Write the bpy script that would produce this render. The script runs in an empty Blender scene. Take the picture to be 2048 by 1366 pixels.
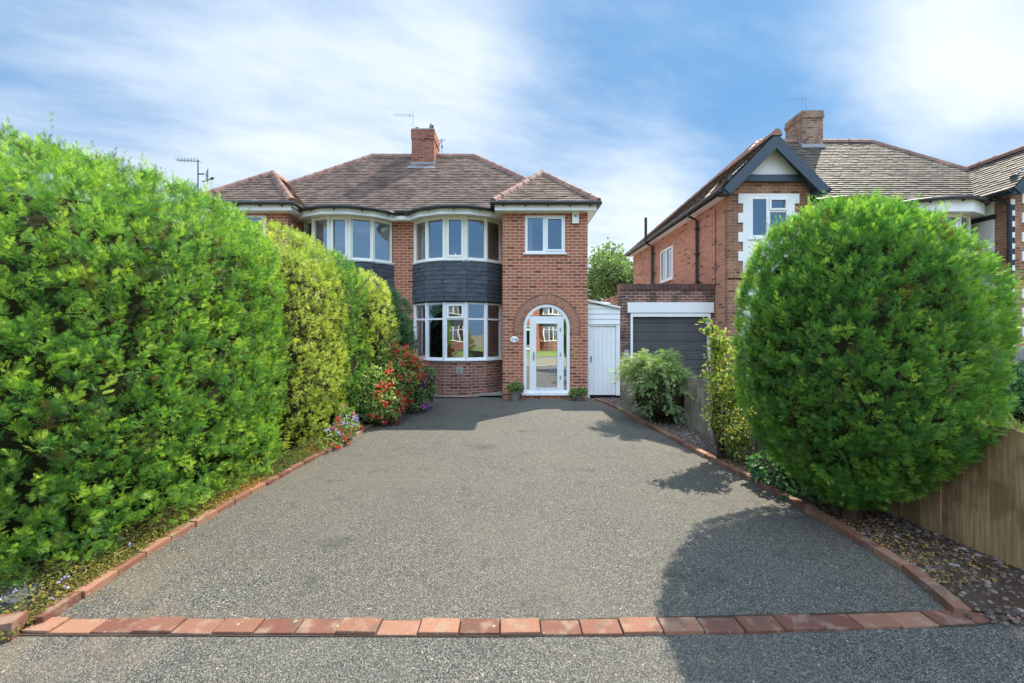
import bpy, math, random
import numpy as np
from mathutils import Vector, Matrix

random.seed(7)
RS = np.random.RandomState(11)
scene = bpy.context.scene
R = math.radians

# ------------------------------------------------------------------ camera
FPX = 800.0            # focal length in pixels of the 2048 px wide photograph
HZ = 668.0             # horizon row
CAMH = 1.65
cd = bpy.data.cameras.new("camera")
cam = bpy.data.objects.new("camera", cd)
scene.collection.objects.link(cam)
cam.location = (0, 0, CAMH)
cam.rotation_euler = (R(90), 0, 0)
cd.sensor_width = 36.0
cd.lens = FPX / 2048 * 36.0
cd.shift_y = -(683.0 - HZ) / 2048
cd.clip_start = 0.05
cd.clip_end = 2000
scene.camera = cam

def at(px, py, Y):
    return Vector(((px - 1024) / FPX * Y, Y, CAMH - (py - HZ) / FPX * Y))

# ------------------------------------------------------------------ light
SUN_AZ, SUN_EL = 44.0, 49.8        # azimuth from +Y towards +X
sdir = Vector((math.sin(R(SUN_AZ)) * math.cos(R(SUN_EL)), math.cos(R(SUN_AZ)) * math.cos(R(SUN_EL)), math.sin(R(SUN_EL))))
sl = bpy.data.lights.new("sun", 'SUN')
sl.energy = 5.0
sl.angle = R(0.55)
sl.color = (1.0, 0.92, 0.76)
so = bpy.data.objects.new("sun", sl)
scene.collection.objects.link(so)
so.rotation_euler = (-sdir).to_track_quat('-Z', 'Y').to_euler()
so.location = (6, 6, 20)

scene.view_settings.view_transform = 'Standard'
scene.view_settings.look = 'None'
scene.view_settings.exposure = 0.95
scene.view_settings.gamma = 1.0
scene.render.engine = 'CYCLES'
scene.cycles.max_bounces = 7
scene.cycles.transparent_max_bounces = 12
scene.cycles.caustics_reflective = False
scene.cycles.caustics_refractive = False
scene.cycles.use_denoising = True
scene.cycles.denoising_prefilter = 'NONE'
scene.cycles.denoising_input_passes = 'RGB_ALBEDO_NORMAL'

class NT:
    """tiny node helper"""
    def __init__(s, tree):
        s.t = tree; tree.nodes.clear(); s.n = 0
    def a(s, typ, ins=None, **props):
        nd = s.t.nodes.new(typ)
        for k, v in props.items(): setattr(nd, k, v)
        for k, v in (ins or {}).items():
            sock = nd.inputs[k]
            if isinstance(v, bpy.types.NodeSocket): s.t.links.new(v, sock)
            else: sock.default_value = v
        return nd
    def math(s, op, a, b=0.0, c=0.0, clamp=False):
        nd = s.a('ShaderNodeMath', {0: a, 1: b, 2: c}, operation=op); nd.use_clamp = clamp
        return nd.outputs[0]
    def mix(s, f, a, b, mode='MIX'):
        nd = s.a('ShaderNodeMix', data_type='RGBA', blend_type=mode)
        for k, v in ((0, f), (6, a), (7, b)):
            if isinstance(v, bpy.types.NodeSocket): s.t.links.new(v, nd.inputs[k])
            else: nd.inputs[k].default_value = v
        return nd.outputs[2]
    def noise(s, vec, scale, detail=4, rough=0.55, dim='3D'):
        nd = s.a('ShaderNodeTexNoise', {'Scale': scale, 'Detail': detail, 'Roughness': rough}, noise_dimensions=dim)
        if vec is not None: s.t.links.new(vec, nd.inputs['Vector'])
        return nd.outputs['Fac']
    def ramp(s, f, stops, interp='LINEAR'):
        nd = s.a('ShaderNodeValToRGB', {0: f})
        cr = nd.color_ramp; cr.interpolation = interp
        while len(cr.elements) < len(stops): cr.elements.new(0.5)
        for e, (p, c) in zip(cr.elements, stops):
            e.position = p; e.color = c if len(c) == 4 else (*c, 1)
        return nd.outputs[0]
    def maprange(s, v, a, b, c=0.0, d=1.0):
        nd = s.a('ShaderNodeMapRange', {0: v, 1: a, 2: b, 3: c, 4: d}); nd.interpolation_type = 'SMOOTHSTEP'
        return nd.outputs[0]

# ------------------------------------------------------------------ sky
w = bpy.data.worlds.new("World"); scene.world = w; w.use_nodes = True
T = NT(w.node_tree)
tc = T.a('ShaderNodeTexCoord').outputs['Generated']
sky = T.a('ShaderNodeTexSky', sky_type='NISHITA', sun_disc=False, sun_elevation=R(SUN_EL), sun_rotation=R(SUN_AZ),
          air_density=1.0, dust_density=0.6, ozone_density=2.2).outputs[0]
sep = T.a('ShaderNodeSeparateXYZ', {0: tc})
zz = T.math('ADD', T.math('MAXIMUM', sep.outputs[2], 0.0), 0.16)
cx_ = T.math('DIVIDE', sep.outputs[0], zz); cy_ = T.math('DIVIDE', sep.outputs[1], zz)
rot = T.a('ShaderNodeCombineXYZ', {0: T.math('ADD', T.math('MULTIPLY', cx_, 0.9), T.math('MULTIPLY', cy_, 0.35)),
                                   1: T.math('ADD', T.math('MULTIPLY', cy_, 0.9), T.math('MULTIPLY', cx_, -0.35)), 2: 0.0}).outputs[0]
stretch = T.a('ShaderNodeVectorMath', {0: rot, 1: (0.55, 1.15, 1.0)}, operation='MULTIPLY').outputs[0]
n1 = T.noise(stretch, 1.25, 7, 0.55)
n2 = T.noise(stretch, 3.6, 8, 0.62)
nn = T.math('ADD', T.math('MULTIPLY', n1, 0.58), T.math('MULTIPLY', n2, 0.42))
def lobe(px, py, k, amp):
    d = Vector(((px - 1024) / FPX, 1.0, (HZ - py) / FPX)).normalized()
    dp = T.a('ShaderNodeVectorMath', {0: nrm, 1: tuple(d)}, operation='DOT_PRODUCT').outputs['Value']
    return T.math('MULTIPLY', T.math('EXPONENT', T.math('MULTIPLY', T.math('SUBTRACT', dp, 1.0), k)), amp)
nrm = T.a('ShaderNodeVectorMath', {0: tc}, operation='NORMALIZE').outputs[0]
cov = nn
for (px, py, k, amp) in [(1900, 60, 70, .20), (2040, 130, 90, .16), (1780, 10, 90, .10), (930, 130, 110, .13), (560, 150, 14, .07),
                         (250, 60, 18, .02), (650, 360, 16, .15), (1250, 470, 30, .30), (1330, 330, 90, .12), (120, 300, 16, .03),
                         (1400, 120, 22, -.14), (1500, 250, 28, -.12), (1250, 60, 60, -.05), (60, 90, 30, -.12), (650, 20, 30, -.06)]:
    cov = T.math('ADD', cov, lobe(px, py, k, amp))
front = T.maprange(sep.outputs[1], -0.3, 0.5, -0.14, 0.0)
cov = T.math('ADD', cov, front)
mask = T.maprange(T.math('ADD', cov, T.maprange(sep.outputs[0], 0.25, -0.35, 0.0, 0.06)), 0.30, 0.90)
haze = T.math('MULTIPLY', T.maprange(sep.outputs[2], 0.46, 0.06), T.maprange(sep.outputs[1], -0.2, 0.6, 0.10, 0.95))
mask = T.math('MAXIMUM', mask, haze)
skyc = T.a('ShaderNodeVectorMath', {0: sky, 1: (0.030, 0.047, 0.060)}, operation='MULTIPLY').outputs[0]
skyc = T.mix(0.75, skyc, (0.105, 0.245, 0.44, 1))
col = T.mix(mask, skyc, (0.505, 0.555, 0.61, 1))
# added glow in the unseen sky behind, filling shaded walls; above what windows mirror
fill_dot = T.a('ShaderNodeVectorMath', {0: nrm, 1: (-0.10, -0.80, 0.59)}, operation='DOT_PRODUCT').outputs['Value']
rear_fill = T.math('MULTIPLY', T.maprange(fill_dot, 0.35, 0.82), T.maprange(sep.outputs[2], 0.34, 0.52))
rear_fill = T.math('MULTIPLY', rear_fill, T.maprange(n1, 0.25, 0.6, 0.6, 1.0))
col = T.mix(rear_fill, col, (1.40, 1.72, 2.15, 1))
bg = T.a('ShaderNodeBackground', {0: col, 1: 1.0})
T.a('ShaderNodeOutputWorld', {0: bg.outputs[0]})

# ------------------------------------------------------------------ materials
def mat(name):
    m = bpy.data.materials.new(name); m.use_nodes = True
    return m, NT(m.node_tree)
def finish(T, col, rough=0.8, bump=None, bstr=0.4, bdist=0.01, spec=0.3, **kw):
    ins = {'Base Color': col, 'Roughness': rough, 'Specular IOR Level': spec}
    ins.update(kw)
    p = T.a('ShaderNodeBsdfPrincipled', ins)
    if bump is not None:
        b = T.a('ShaderNodeBump', {'Height': bump, 'Strength': bstr, 'Distance': bdist})
        T.t.links.new(b.outputs[0], p.inputs['Normal'])
    T.a('ShaderNodeOutputMaterial', {0: p.outputs[0]})
    return p
def c4(c): return (c[0], c[1], c[2], 1)

def simple(name, col, rough=0.6, var=0.12, scale=6.0, spec=0.4, metal=0.0, bump=0.15):
    m, T = mat(name)
    g = T.a('ShaderNodeNewGeometry').outputs['Position']
    n = T.noise(g, scale, 5)
    n2 = T.noise(g, scale * 12, 3)
    a = c4([x * (1 - var) for x in col]); b = c4([min(1, x * (1 + var)) for x in col])
    cc = T.mix(n, a, b)
    finish(T, cc, T.maprange(n, 0.3, 0.7, rough - .08, min(1, rough + .08)), n2, bump, 0.004, spec, Metallic=metal)
    return m

def brick(name, c1, c2, mortar, bw=0.225, rh=0.076, ms=0.011, dark=0.5, soot=0.0, offs=0.5, stain=(0.55, 0.5, 0.46)):
    m, T = mat(name)
    uv = T.a('ShaderNodeUVMap', uv_map='UVMap').outputs[0]
    wob = T.a('ShaderNodeTexNoise', {'Vector': uv, 'Scale': 9.0, 'Detail': 2}).outputs['Color']
    wv = T.a('ShaderNodeVectorMath', {0: wob, 1: (0.5, 0.5, 0.5)}, operation='SUBTRACT').outputs[0]
    wv = T.a('ShaderNodeVectorMath', {0: wv, 1: (0.008, 0.008, 0)}, operation='MULTIPLY').outputs[0]
    uvw = T.a('ShaderNodeVectorMath', {0: uv, 1: wv}, operation='ADD').outputs[0]
    bt = T.a('ShaderNodeTexBrick', {'Vector': uvw, 'Color1': (0, 0, 0, 1), 'Color2': (1, 1, 1, 1), 'Mortar': (0.5, 0.5, 0.5, 1), 'Scale': 1.0,
                                    'Mortar Size': ms, 'Mortar Smooth': 0.25, 'Bias': 0.0, 'Brick Width': bw, 'Row Height': rh}, offset=offs)
    g = T.a('ShaderNodeNewGeometry').outputs['Position']
    per = T.a('ShaderNodeSeparateColor', {0: bt.outputs['Color']}).outputs[0]
    big = T.noise(g, 0.9, 4)
    med = T.noise(uv, 16, 4)
    bc = T.mix(per, c4(c1), c4(c2))
    bc = T.mix(T.maprange(per, 0.86, 0.9), bc, c4([x * dark for x in c1]))
    bc = T.mix(T.math('MULTIPLY', T.maprange(med, 0.45, 0.8), 0.5), bc, c4([x * 1.5 for x in c2]))
    bc = T.mix(T.maprange(big, 0.42, 0.75, 0, 0.55), bc, c4([x * 0.72 for x in c1]))
    mo = T.mix(med, c4([x * .8 for x in mortar]), c4([min(1, x * 1.15) for x in mortar]))
    cc = T.mix(bt.outputs['Fac'], bc, mo)
    eff = T.maprange(T.noise(g, 2.3, 6, .65), 0.62, 0.80, 0, 0.28)
    cc = T.mix(eff, cc, c4(stain))
    if soot:
        so_ = T.maprange(T.noise(g, 3.1, 5), 0.40, 0.62, 0, soot)
        cc = T.mix(so_, cc, (0.045, 0.04, 0.038, 1))
    h = T.math('ADD', T.math('MULTIPLY', T.math('SUBTRACT', 1.0, bt.outputs['Fac']), 0.7), T.math('MULTIPLY', T.noise(uv, 60, 4), 0.35))
    finish(T, cc, 0.88, h, 0.75, 0.010, 0.2)
    return m

M = {}
M['brick'] = brick('red_brick', (0.31, 0.098, 0.055), (0.44, 0.165, 0.092), (0.56, 0.37, 0.28))
M['brick_dark'] = brick('bay_brick', (0.22, 0.095, 0.07), (0.33, 0.15, 0.105), (0.42, 0.30, 0.25), soot=.25)
M['brick_n'] = brick('neighbour_brick', (0.30, 0.13, 0.075), (0.42, 0.20, 0.12), (0.40, 0.28, 0.21), soot=.3)
M['brick_side'] = brick('side_brick', (0.44, 0.165, 0.095), (0.60, 0.29, 0.18), (0.50, 0.33, 0.25), stain=(0.66, 0.46, 0.36))
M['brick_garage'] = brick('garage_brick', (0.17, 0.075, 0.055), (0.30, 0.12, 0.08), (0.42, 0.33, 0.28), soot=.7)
M['chimney'] = brick('chimney_brick', (0.30, 0.10, 0.07), (0.38, 0.15, 0.10), (0.35, 0.2, 0.16), soot=.3)
M['chimney_n'] = brick('chimney_brown_brick', (0.28, 0.16, 0.10), (0.42, 0.27, 0.18), (0.38, 0.29, 0.23), soot=.4)
M['upvc'] = simple('white_upvc', (0.80, 0.81, 0.82), 0.32, 0.03, 2.0, 0.5, bump=0.02)
M['cream'] = simple('cream_frame', (0.80, 0.79, 0.73), 0.38, 0.04, 2.0, 0.5, bump=0.02)
M['white_board'] = simple('white_board', (0.80, 0.81, 0.80), 0.45, 0.06, 3.0)
M['render'] = simple('white_render', (0.80, 0.80, 0.79), 0.9, 0.05, 2.0, 0.15, bump=0.5)
M['lead'] = simple('lead', (0.32, 0.34, 0.37), 0.55, 0.25, 8.0)
M['gutter'] = simple('black_plastic', (0.03, 0.032, 0.036), 0.35, 0.2, 4.0)
M['barge'] = simple('blue_grey_paint', (0.050, 0.072, 0.095), 0.5, 0.15, 4.0)
M['metal'] = simple('grey_metal', (0.35, 0.36, 0.38), 0.4, 0.1, 6.0, metal=0.8)
M['black'] = simple('black_metal', (0.02, 0.02, 0.022), 0.5)
M['brass'] = simple('brass', (0.55, 0.43, 0.20), 0.4, 0.2, 8.0, metal=0.7)
M['plaque'] = simple('white_ceramic', (0.8, 0.8, 0.78), 0.2, 0.03)
M['ink'] = simple('dark_green_ink', (0.06, 0.09, 0.08), 0.5)
M['ink_pale'] = simple('pale_blue_ink', (0.38, 0.45, 0.50), 0.5)
M['curtain'] = simple('grey_curtain', (0.30, 0.29, 0.33), 0.95, 0.1, 3.0)
M['net'] = simple('net_curtain', (0.72, 0.74, 0.76), 0.95, 0.18, 18.0)
M['drape'] = simple('pale_curtain', (0.60, 0.62, 0.58), 0.95, 0.1, 3.0)
M['garage_door'] = simple('garage_door_slate', (0.085, 0.085, 0.088), 0.5, 0.35, 2.2)
M['terracotta'] = simple('terracotta', (0.36, 0.13, 0.08), 0.85, 0.25, 14.0)
M['stone_pot'] = simple('stone_pot', (0.20, 0.19, 0.18), 0.85, 0.25, 14.0)
M['concrete'] = simple('concrete', (0.34, 0.33, 0.31), 0.92, 0.25, 5.0, bump=0.4)
M['slab'] = simple('grey_slab', (0.06, 0.068, 0.082), 0.95, 0.3, 9.0, bump=0.4)
M['soil'] = simple('soil', (0.060, 0.042, 0.030), 0.97, 0.5, 9.0, 0.1, bump=0.9)
M['bark'] = simple('bark', (0.085, 0.062, 0.045), 0.95, 0.4, 14.0, 0.1, bump=0.9)
M['beam'] = simple('dark_beam', (0.035, 0.03, 0.03), 0.7, 0.2)
M['inside'] = simple('room_plaster', (0.25, 0.24, 0.22), 0.95, 0.1, 2.0)

def glass(name, refl, tint):
    m, T = mat(name)
    g = T.a('ShaderNodeNewGeometry').outputs['Position']
    b = T.a('ShaderNodeBump', {'Height': T.noise(g, 1.6, 1), 'Strength': 0.06, 'Distance': 0.03})
    gl = T.a('ShaderNodeBsdfGlossy', {'Color': (0.93, 0.96, 1.0, 1), 'Roughness': 0.0, 'Normal': b.outputs[0]})
    tr = T.a('ShaderNodeBsdfTransparent', {'Color': c4(tint)})
    lw = T.a('ShaderNodeLayerWeight', {'Blend': 0.35}).outputs['Fresnel']
    f = T.math('ADD', T.math('MULTIPLY', lw, 1.0 - refl), refl, clamp=True)
    mx = T.a('ShaderNodeMixShader', {0: f, 1: tr.outputs[0], 2: gl.outputs[0]})
    T.a('ShaderNodeOutputMaterial', {0: mx.outputs[0]})
    return m
M['glass'] = glass('window_glass', 0.36, (0.75, 0.80, 0.82))
M['glass_door'] = glass('mirrored_glass', 0.72, (0.5, 0.55, 0.55))

# roof tiles: per-tile tint attribute
def tilemat(name, lo, hi, lichen):
    m, T = mat(name)
    at_ = T.a('ShaderNodeAttribute', attribute_name='tint').outputs['Fac']
    g = T.a('ShaderNodeNewGeometry').outputs['Position']
    n = T.noise(g, 1.3, 5); n2 = T.noise(g, 22, 4)
    cc = T.mix(at_, c4(lo), c4(hi))
    cc = T.mix(T.maprange(n, 0.40, 0.70, 0, 0.6), cc, c4([x * .62 for x in lo]))
    cc = T.mix(T.maprange(n2, 0.52, 0.72, 0, 0.5), cc, c4(lichen))
    finish(T, cc, 0.72, n2, 0.5, 0.004, 0.45)
    return m
M['tile'] = tilemat('brown_roof_tile', (0.115, 0.074, 0.058), (0.25, 0.170, 0.135), (0.32, 0.27, 0.21))
M['tile_n'] = tilemat('grey_brown_roof_tile', (0.075, 0.058, 0.046), (0.18, 0.142, 0.105), (0.25, 0.22, 0.16))
M['ridge'] = tilemat('ridge_tile', (0.21, 0.105, 0.08), (0.33, 0.17, 0.125), (0.30, 0.26, 0.22))
M['hung'] = tilemat('slate_hung_tile', (0.045, 0.055, 0.070), (0.075, 0.088, 0.108), (0.13, 0.145, 0.16))

def tarmac(name, warm, patch):
    m, T = mat(name)
    g = T.a('ShaderNodeNewGeometry').outputs['Position']
    v = T.a('ShaderNodeTexVoronoi', {'Vector': g, 'Scale': 170.0}, feature='F1')
    cell = T.a('ShaderNodeSeparateColor', {0: v.outputs['Color']}).outputs[0]
    sp = T.ramp(cell, [(0.0, (0.018, 0.019, 0.021)), (0.35, (0.058, 0.058, 0.057)), (0.75, (0.145, 0.140, 0.128)), (0.95, (0.225, 0.215, 0.192)), (1, (0.32, 0.31, 0.275))])
    v2 = T.a('ShaderNodeTexVoronoi', {'Vector': g, 'Scale': 52.0}, feature='F1')
    cell2 = T.a('ShaderNodeSeparateColor', {0: v2.outputs['Color']}).outputs[1]
    chip = T.math('MULTIPLY', T.maprange(cell2, 0.985, 0.99), T.maprange(v2.outputs['Distance'], 0.45, 0.25))
    sp = T.mix(T.math('MULTIPLY', chip, 0.85), sp, (0.42, 0.39, 0.33, 1))
    big = T.noise(g, 0.55, 5); b2 = T.noise(g, 3.2, 5, .6)
    cc = T.mix(T.maprange(big, 0.35, 0.7, 0, 0.45), sp, (0.145, 0.136, 0.116, 1))
    cc = T.mix(T.maprange(b2, 0.56, 0.74, 0, 0.45), cc, (0.036, 0.037, 0.040, 1))
    st_ = T.a('ShaderNodeVectorMath', {0: g, 1: (1.0, 0.22, 1.0)}, operation='MULTIPLY').outputs[0]
    cc = T.mix(T.maprange(T.noise(st_, 1.9, 4, .6), 0.52, 0.70, 0, 0.40), cc, (0.115, 0.110, 0.098, 1))
    cc = T.mix(T.maprange(T.noise(g, 1.15, 6, .7), 0.56, 0.70, 0, 0.55), cc, (0.032, 0.033, 0.036, 1))
    cc = T.mix(T.maprange(T.noise(g, 7.0, 3, .5), 0.70, 0.76, 0, 0.35), cc, (0.22, 0.20, 0.16, 1))
    if patch:
        s = T.a('ShaderNodeSeparateXYZ', {0: g})
        f = T.math('MULTIPLY', T.maprange(s.outputs[0], -1.1, -2.5), T.maprange(s.outputs[1], 3.4, 2.0))
        f = T.math('MULTIPLY', f, T.maprange(T.noise(g, 2.2, 5), 0.42, 0.62))
        cc = T.mix(T.math('MULTIPLY', f, 0.35), cc, (0.26, 0.19, 0.12, 1))
    cc = T.mix(0.35, cc, c4(warm), 'MULTIPLY') if warm else cc
    hgt = T.math('ADD', T.math('MULTIPLY', v.outputs['Distance'], 1.0), T.math('MULTIPLY', T.noise(g, 60, 3), 0.6))
    finish(T, cc, 0.80, hgt, 0.9, 0.007, 0.35)
    return m
M['tarmac'] = tarmac('drive_tarmac', (1.0, 0.91, 0.70), True)
M['pavement'] = tarmac('pavement_tarmac', (1.0, 0.94, 0.80), True)
M['road'] = tarmac('road_tarmac', None, False)

def edging():
    m, T = mat('edging_brick')
    oi = T.a('ShaderNodeObjectInfo').outputs['Random']
    g = T.a('ShaderNodeNewGeometry').outputs['Position']
    n = T.noise(g, 9, 5); n2 = T.noise(g, 70, 4); n3 = T.noise(g, 240, 2)
    cc = T.mix(T.a('ShaderNodeMapRange', {0: oi, 1: 0.1, 2: 0.9}).outputs[0], (0.15, 0.062, 0.045, 1), (0.31, 0.155, 0.100, 1))
    cc = T.mix(T.maprange(n, 0.48, 0.66, 0, 0.6), cc, (0.30, 0.22, 0.16, 1))
    cc = T.mix(T.maprange(n2, 0.60, 0.70, 0, 0.6), cc, (0.20, 0.13, 0.10, 1))
    cc = T.mix(T.maprange(T.noise(g, 23, 2), 0.70, 0.74, 0, 0.7), cc, (0.46, 0.43, 0.38, 1))
    cc = T.mix(T.maprange(n3, 0.6, 0.7, 0, .4), cc, (0.2, 0.08, 0.05, 1))
    cc = T.mix(T.maprange(T.noise(g, 5.5, 5, .65), 0.55, 0.70, 0, 0.6), cc, (0.085, 0.075, 0.055, 1))
    finish(T, cc, 0.85, T.math('ADD', n2, n3), 0.8, 0.006, 0.25)
    return m
M['edging'] = edging()
def wood(name, a, b, knot):
    m, T = mat(name)
    uv = T.a('ShaderNodeUVMap', uv_map='UVMap').outputs[0]
    oi = T.a('ShaderNodeObjectInfo').outputs['Random']
    off = T.a('ShaderNodeCombineXYZ', {0: T.math('MULTIPLY', oi, 31.0), 1: T.math('MULTIPLY', oi, 17.0), 2: 0.0}).outputs[0]
    p = T.a('ShaderNodeVectorMath', {0: uv, 1: off}, operation='ADD').outputs[0]
    st = T.a('ShaderNodeVectorMath', {0: p, 1: (46.0, 2.6, 1.0)}, operation='MULTIPLY').outputs[0]
    gr = T.maprange(T.noise(st, 1.0, 6, .65), 0.3, 0.7)
    bl = T.noise(p, 3.0, 4)
    cc = T.mix(gr, c4(a), c4(b))
    cc = T.mix(T.maprange(bl, 0.45, 0.62, 0, 0.65), cc, c4([x * .5 for x in a]))
    cc = T.mix(T.math('MULTIPLY', oi, 0.35), cc, c4([x * .7 for x in a]))
    v = T.a('ShaderNodeTexVoronoi', {'Vector': p, 'Scale': 3.3}, feature='F1')
    kn = T.maprange(v.outputs['Distance'], 0.13, 0.04)
    kr = T.a('ShaderNodeSeparateColor', {0: v.outputs['Color']}).outputs[0]
    cc = T.mix(T.math('MULTIPLY', kn, T.maprange(kr, 0.35, 0.4, 0, 0.95)), cc, c4(knot))
    finish(T, cc, 0.85, gr, 0.5, 0.004, 0.2)
    return m
M['wood'] = wood('new_fence_wood', (0.34, 0.205, 0.095), (0.52, 0.36, 0.20), (0.07, 0.04, 0.02))
M['wood_old'] = wood('weathered_fence_wood', (0.25, 0.215, 0.165), (0.40, 0.36, 0.29), (0.09, 0.07, 0.05))
M['wood_grey'] = wood('grey_fence_wood', (0.20, 0.19, 0.19), (0.32, 0.31, 0.31), (0.09, 0.08, 0.08))

def leafmat(name, stops, trans=0.36, rough=0.5, tcol=(1.25, 1.35, 0.55)):
    m, T = mat(name)
    at_ = T.a('ShaderNodeAttribute', attribute_name='tint').outputs['Fac']
    g = T.a('ShaderNodeNewGeometry').outputs['Position']
    f = T.math('ADD', at_, T.math('MULTIPLY', T.math('SUBTRACT', T.noise(g, 1.6, 4), 0.5), 0.35), clamp=True)
    cc = T.ramp(f, stops)
    p = T.a('ShaderNodeBsdfPrincipled', {'Base Color': cc, 'Roughness': rough, 'Specular IOR Level': 0.35})
    tr = T.a('ShaderNodeBsdfTranslucent', {'Color': T.mix(1.0, cc, c4(tcol), 'MULTIPLY')})
    mx = T.a('ShaderNodeMixShader', {0: trans, 1: p.outputs[0], 2: tr.outputs[0]})
    T.a('ShaderNodeOutputMaterial', {0: mx.outputs[0]})
    return m
M['leaf_green'] = leafmat('conifer_green', [(0, (0.20, 0.09, 0.035)), (0.035, (0.17, 0.10, 0.04)), (0.06, (0.045, 0.13, 0.045)), (0.4, (0.13, 0.31, 0.065)), (0.75, (0.32, 0.52, 0.08)), (1, (0.55, 0.70, 0.12))])
M['leaf_lime'] = leafmat('conifer_lime', [(0, (0.20, 0.09, 0.035)), (0.035, (0.17, 0.10, 0.04)), (0.06, (0.040, 0.14, 0.035)), (0.4, (0.115, 0.29, 0.06)), (0.75, (0.29, 0.50, 0.08)), (1, (0.55, 0.72, 0.11))], trans=0.45)
M['leaf_gold'] = leafmat('conifer_gold', [(0, (0.22, 0.12, 0.05)), (0.05, (0.11, 0.17, 0.04)), (0.35, (0.30, 0.40, 0.08)), (0.7, (0.58, 0.64, 0.14)), (1, (0.80, 0.78, 0.34))])
M['leaf_blue'] = leafmat('conifer_blue', [(0, (0.09, 0.09, 0.05)), (0.1, (0.045, 0.11, 0.06)), (0.5, (0.10, 0.23, 0.12)), (1, (0.24, 0.42, 0.16))])
M['leaf_juniper'] = leafmat('juniper', [(0, (0.14, 0.12, 0.07)), (0.1, (0.08, 0.14, 0.07)), (0.5, (0.19, 0.30, 0.13)), (1, (0.52, 0.58, 0.20))])
M['leaf_yellow'] = leafmat('variegated', [(0, (0.08, 0.17, 0.05)), (0.35, (0.20, 0.31, 0.06)), (0.65, (0.44, 0.44, 0.09)), (1, (0.66, 0.62, 0.26))])
M['leaf_shrub'] = leafmat('shrub_leaf', [(0, (0.08, 0.14, 0.05)), (0.4, (0.18, 0.30, 0.09)), (0.75, (0.38, 0.48, 0.16)), (1, (0.62, 0.64, 0.34))])
M['leaf_tree'] = leafmat('tree_leaf', [(0, (0.08, 0.13, 0.06)), (0.5, (0.17, 0.26, 0.11)), (1, (0.42, 0.50, 0.24))])
M['leaf_dry'] = leafmat('ground_cover_leaf', [(0, (0.05, 0.10, 0.03)), (0.35, (0.12, 0.17, 0.04)), (0.65, (0.36, 0.27, 0.08)), (1, (0.50, 0.24, 0.10))])
M['petal_red'] = leafmat('red_petal', [(0, (0.45, 0.02, 0.03)), (0.6, (0.75, 0.06, 0.06)), (1, (0.85, 0.20, 0.12))], tcol=(1, 1, 1))
M['petal_purple'] = leafmat('purple_petal', [(0, (0.35, 0.06, 0.35)), (1, (0.62, 0.20, 0.62))], tcol=(1, 1, 1))
M['petal_lilac'] = leafmat('lilac_petal', [(0, (0.35, 0.25, 0.6)), (1, (0.7, 0.6, 0.85))], tcol=(1, 1, 1))
M['petal_orange'] = leafmat('orange_petal', [(0, (0.75, 0.25, 0.04)), (1, (0.9, 0.7, 0.15))], tcol=(1, 1, 1))
M['grass'] = leafmat('grass_blade', [(0, (0.10, 0.14, 0.03)), (0.5, (0.26, 0.29, 0.07)), (1, (0.55, 0.48, 0.20))])
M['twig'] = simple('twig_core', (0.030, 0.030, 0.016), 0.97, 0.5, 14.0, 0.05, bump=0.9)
M['stones'] = None
def stonemat():
    m, T = mat('bed_stones')
    at_ = T.a('ShaderNodeAttribute', attribute_name='tint').outputs['Fac']
    g = T.a('ShaderNodeNewGeometry').outputs['Position']
    cc = T.ramp(at_, [(0, (0.05, 0.038, 0.032)), (0.4, (0.12, 0.085, 0.070)), (0.75, (0.22, 0.17, 0.14)), (0.93, (0.36, 0.31, 0.27)), (1, (0.58, 0.54, 0.48))])
    finish(T, T.mix(T.noise(g, 60, 3), cc, (0.08, 0.06, 0.05, 1)), 0.85)
    return m
M['stones'] = stonemat()

# ------------------------------------------------------------------ mesh builders
coll = scene.collection
def tag(o, label=None, cat=None, group=None, kind=None):
    if label: o['label'] = label
    if cat: o['category'] = cat
    if group: o['group'] = group
    if kind: o['kind'] = kind
    return o
def empty(name, loc=(0, 0, 0), rz=0.0):
    o = bpy.data.objects.new(name, None); coll.objects.link(o)
    o.location = loc; o.rotation_euler = (0, 0, rz); o.empty_display_size = .2
    return o

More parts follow.
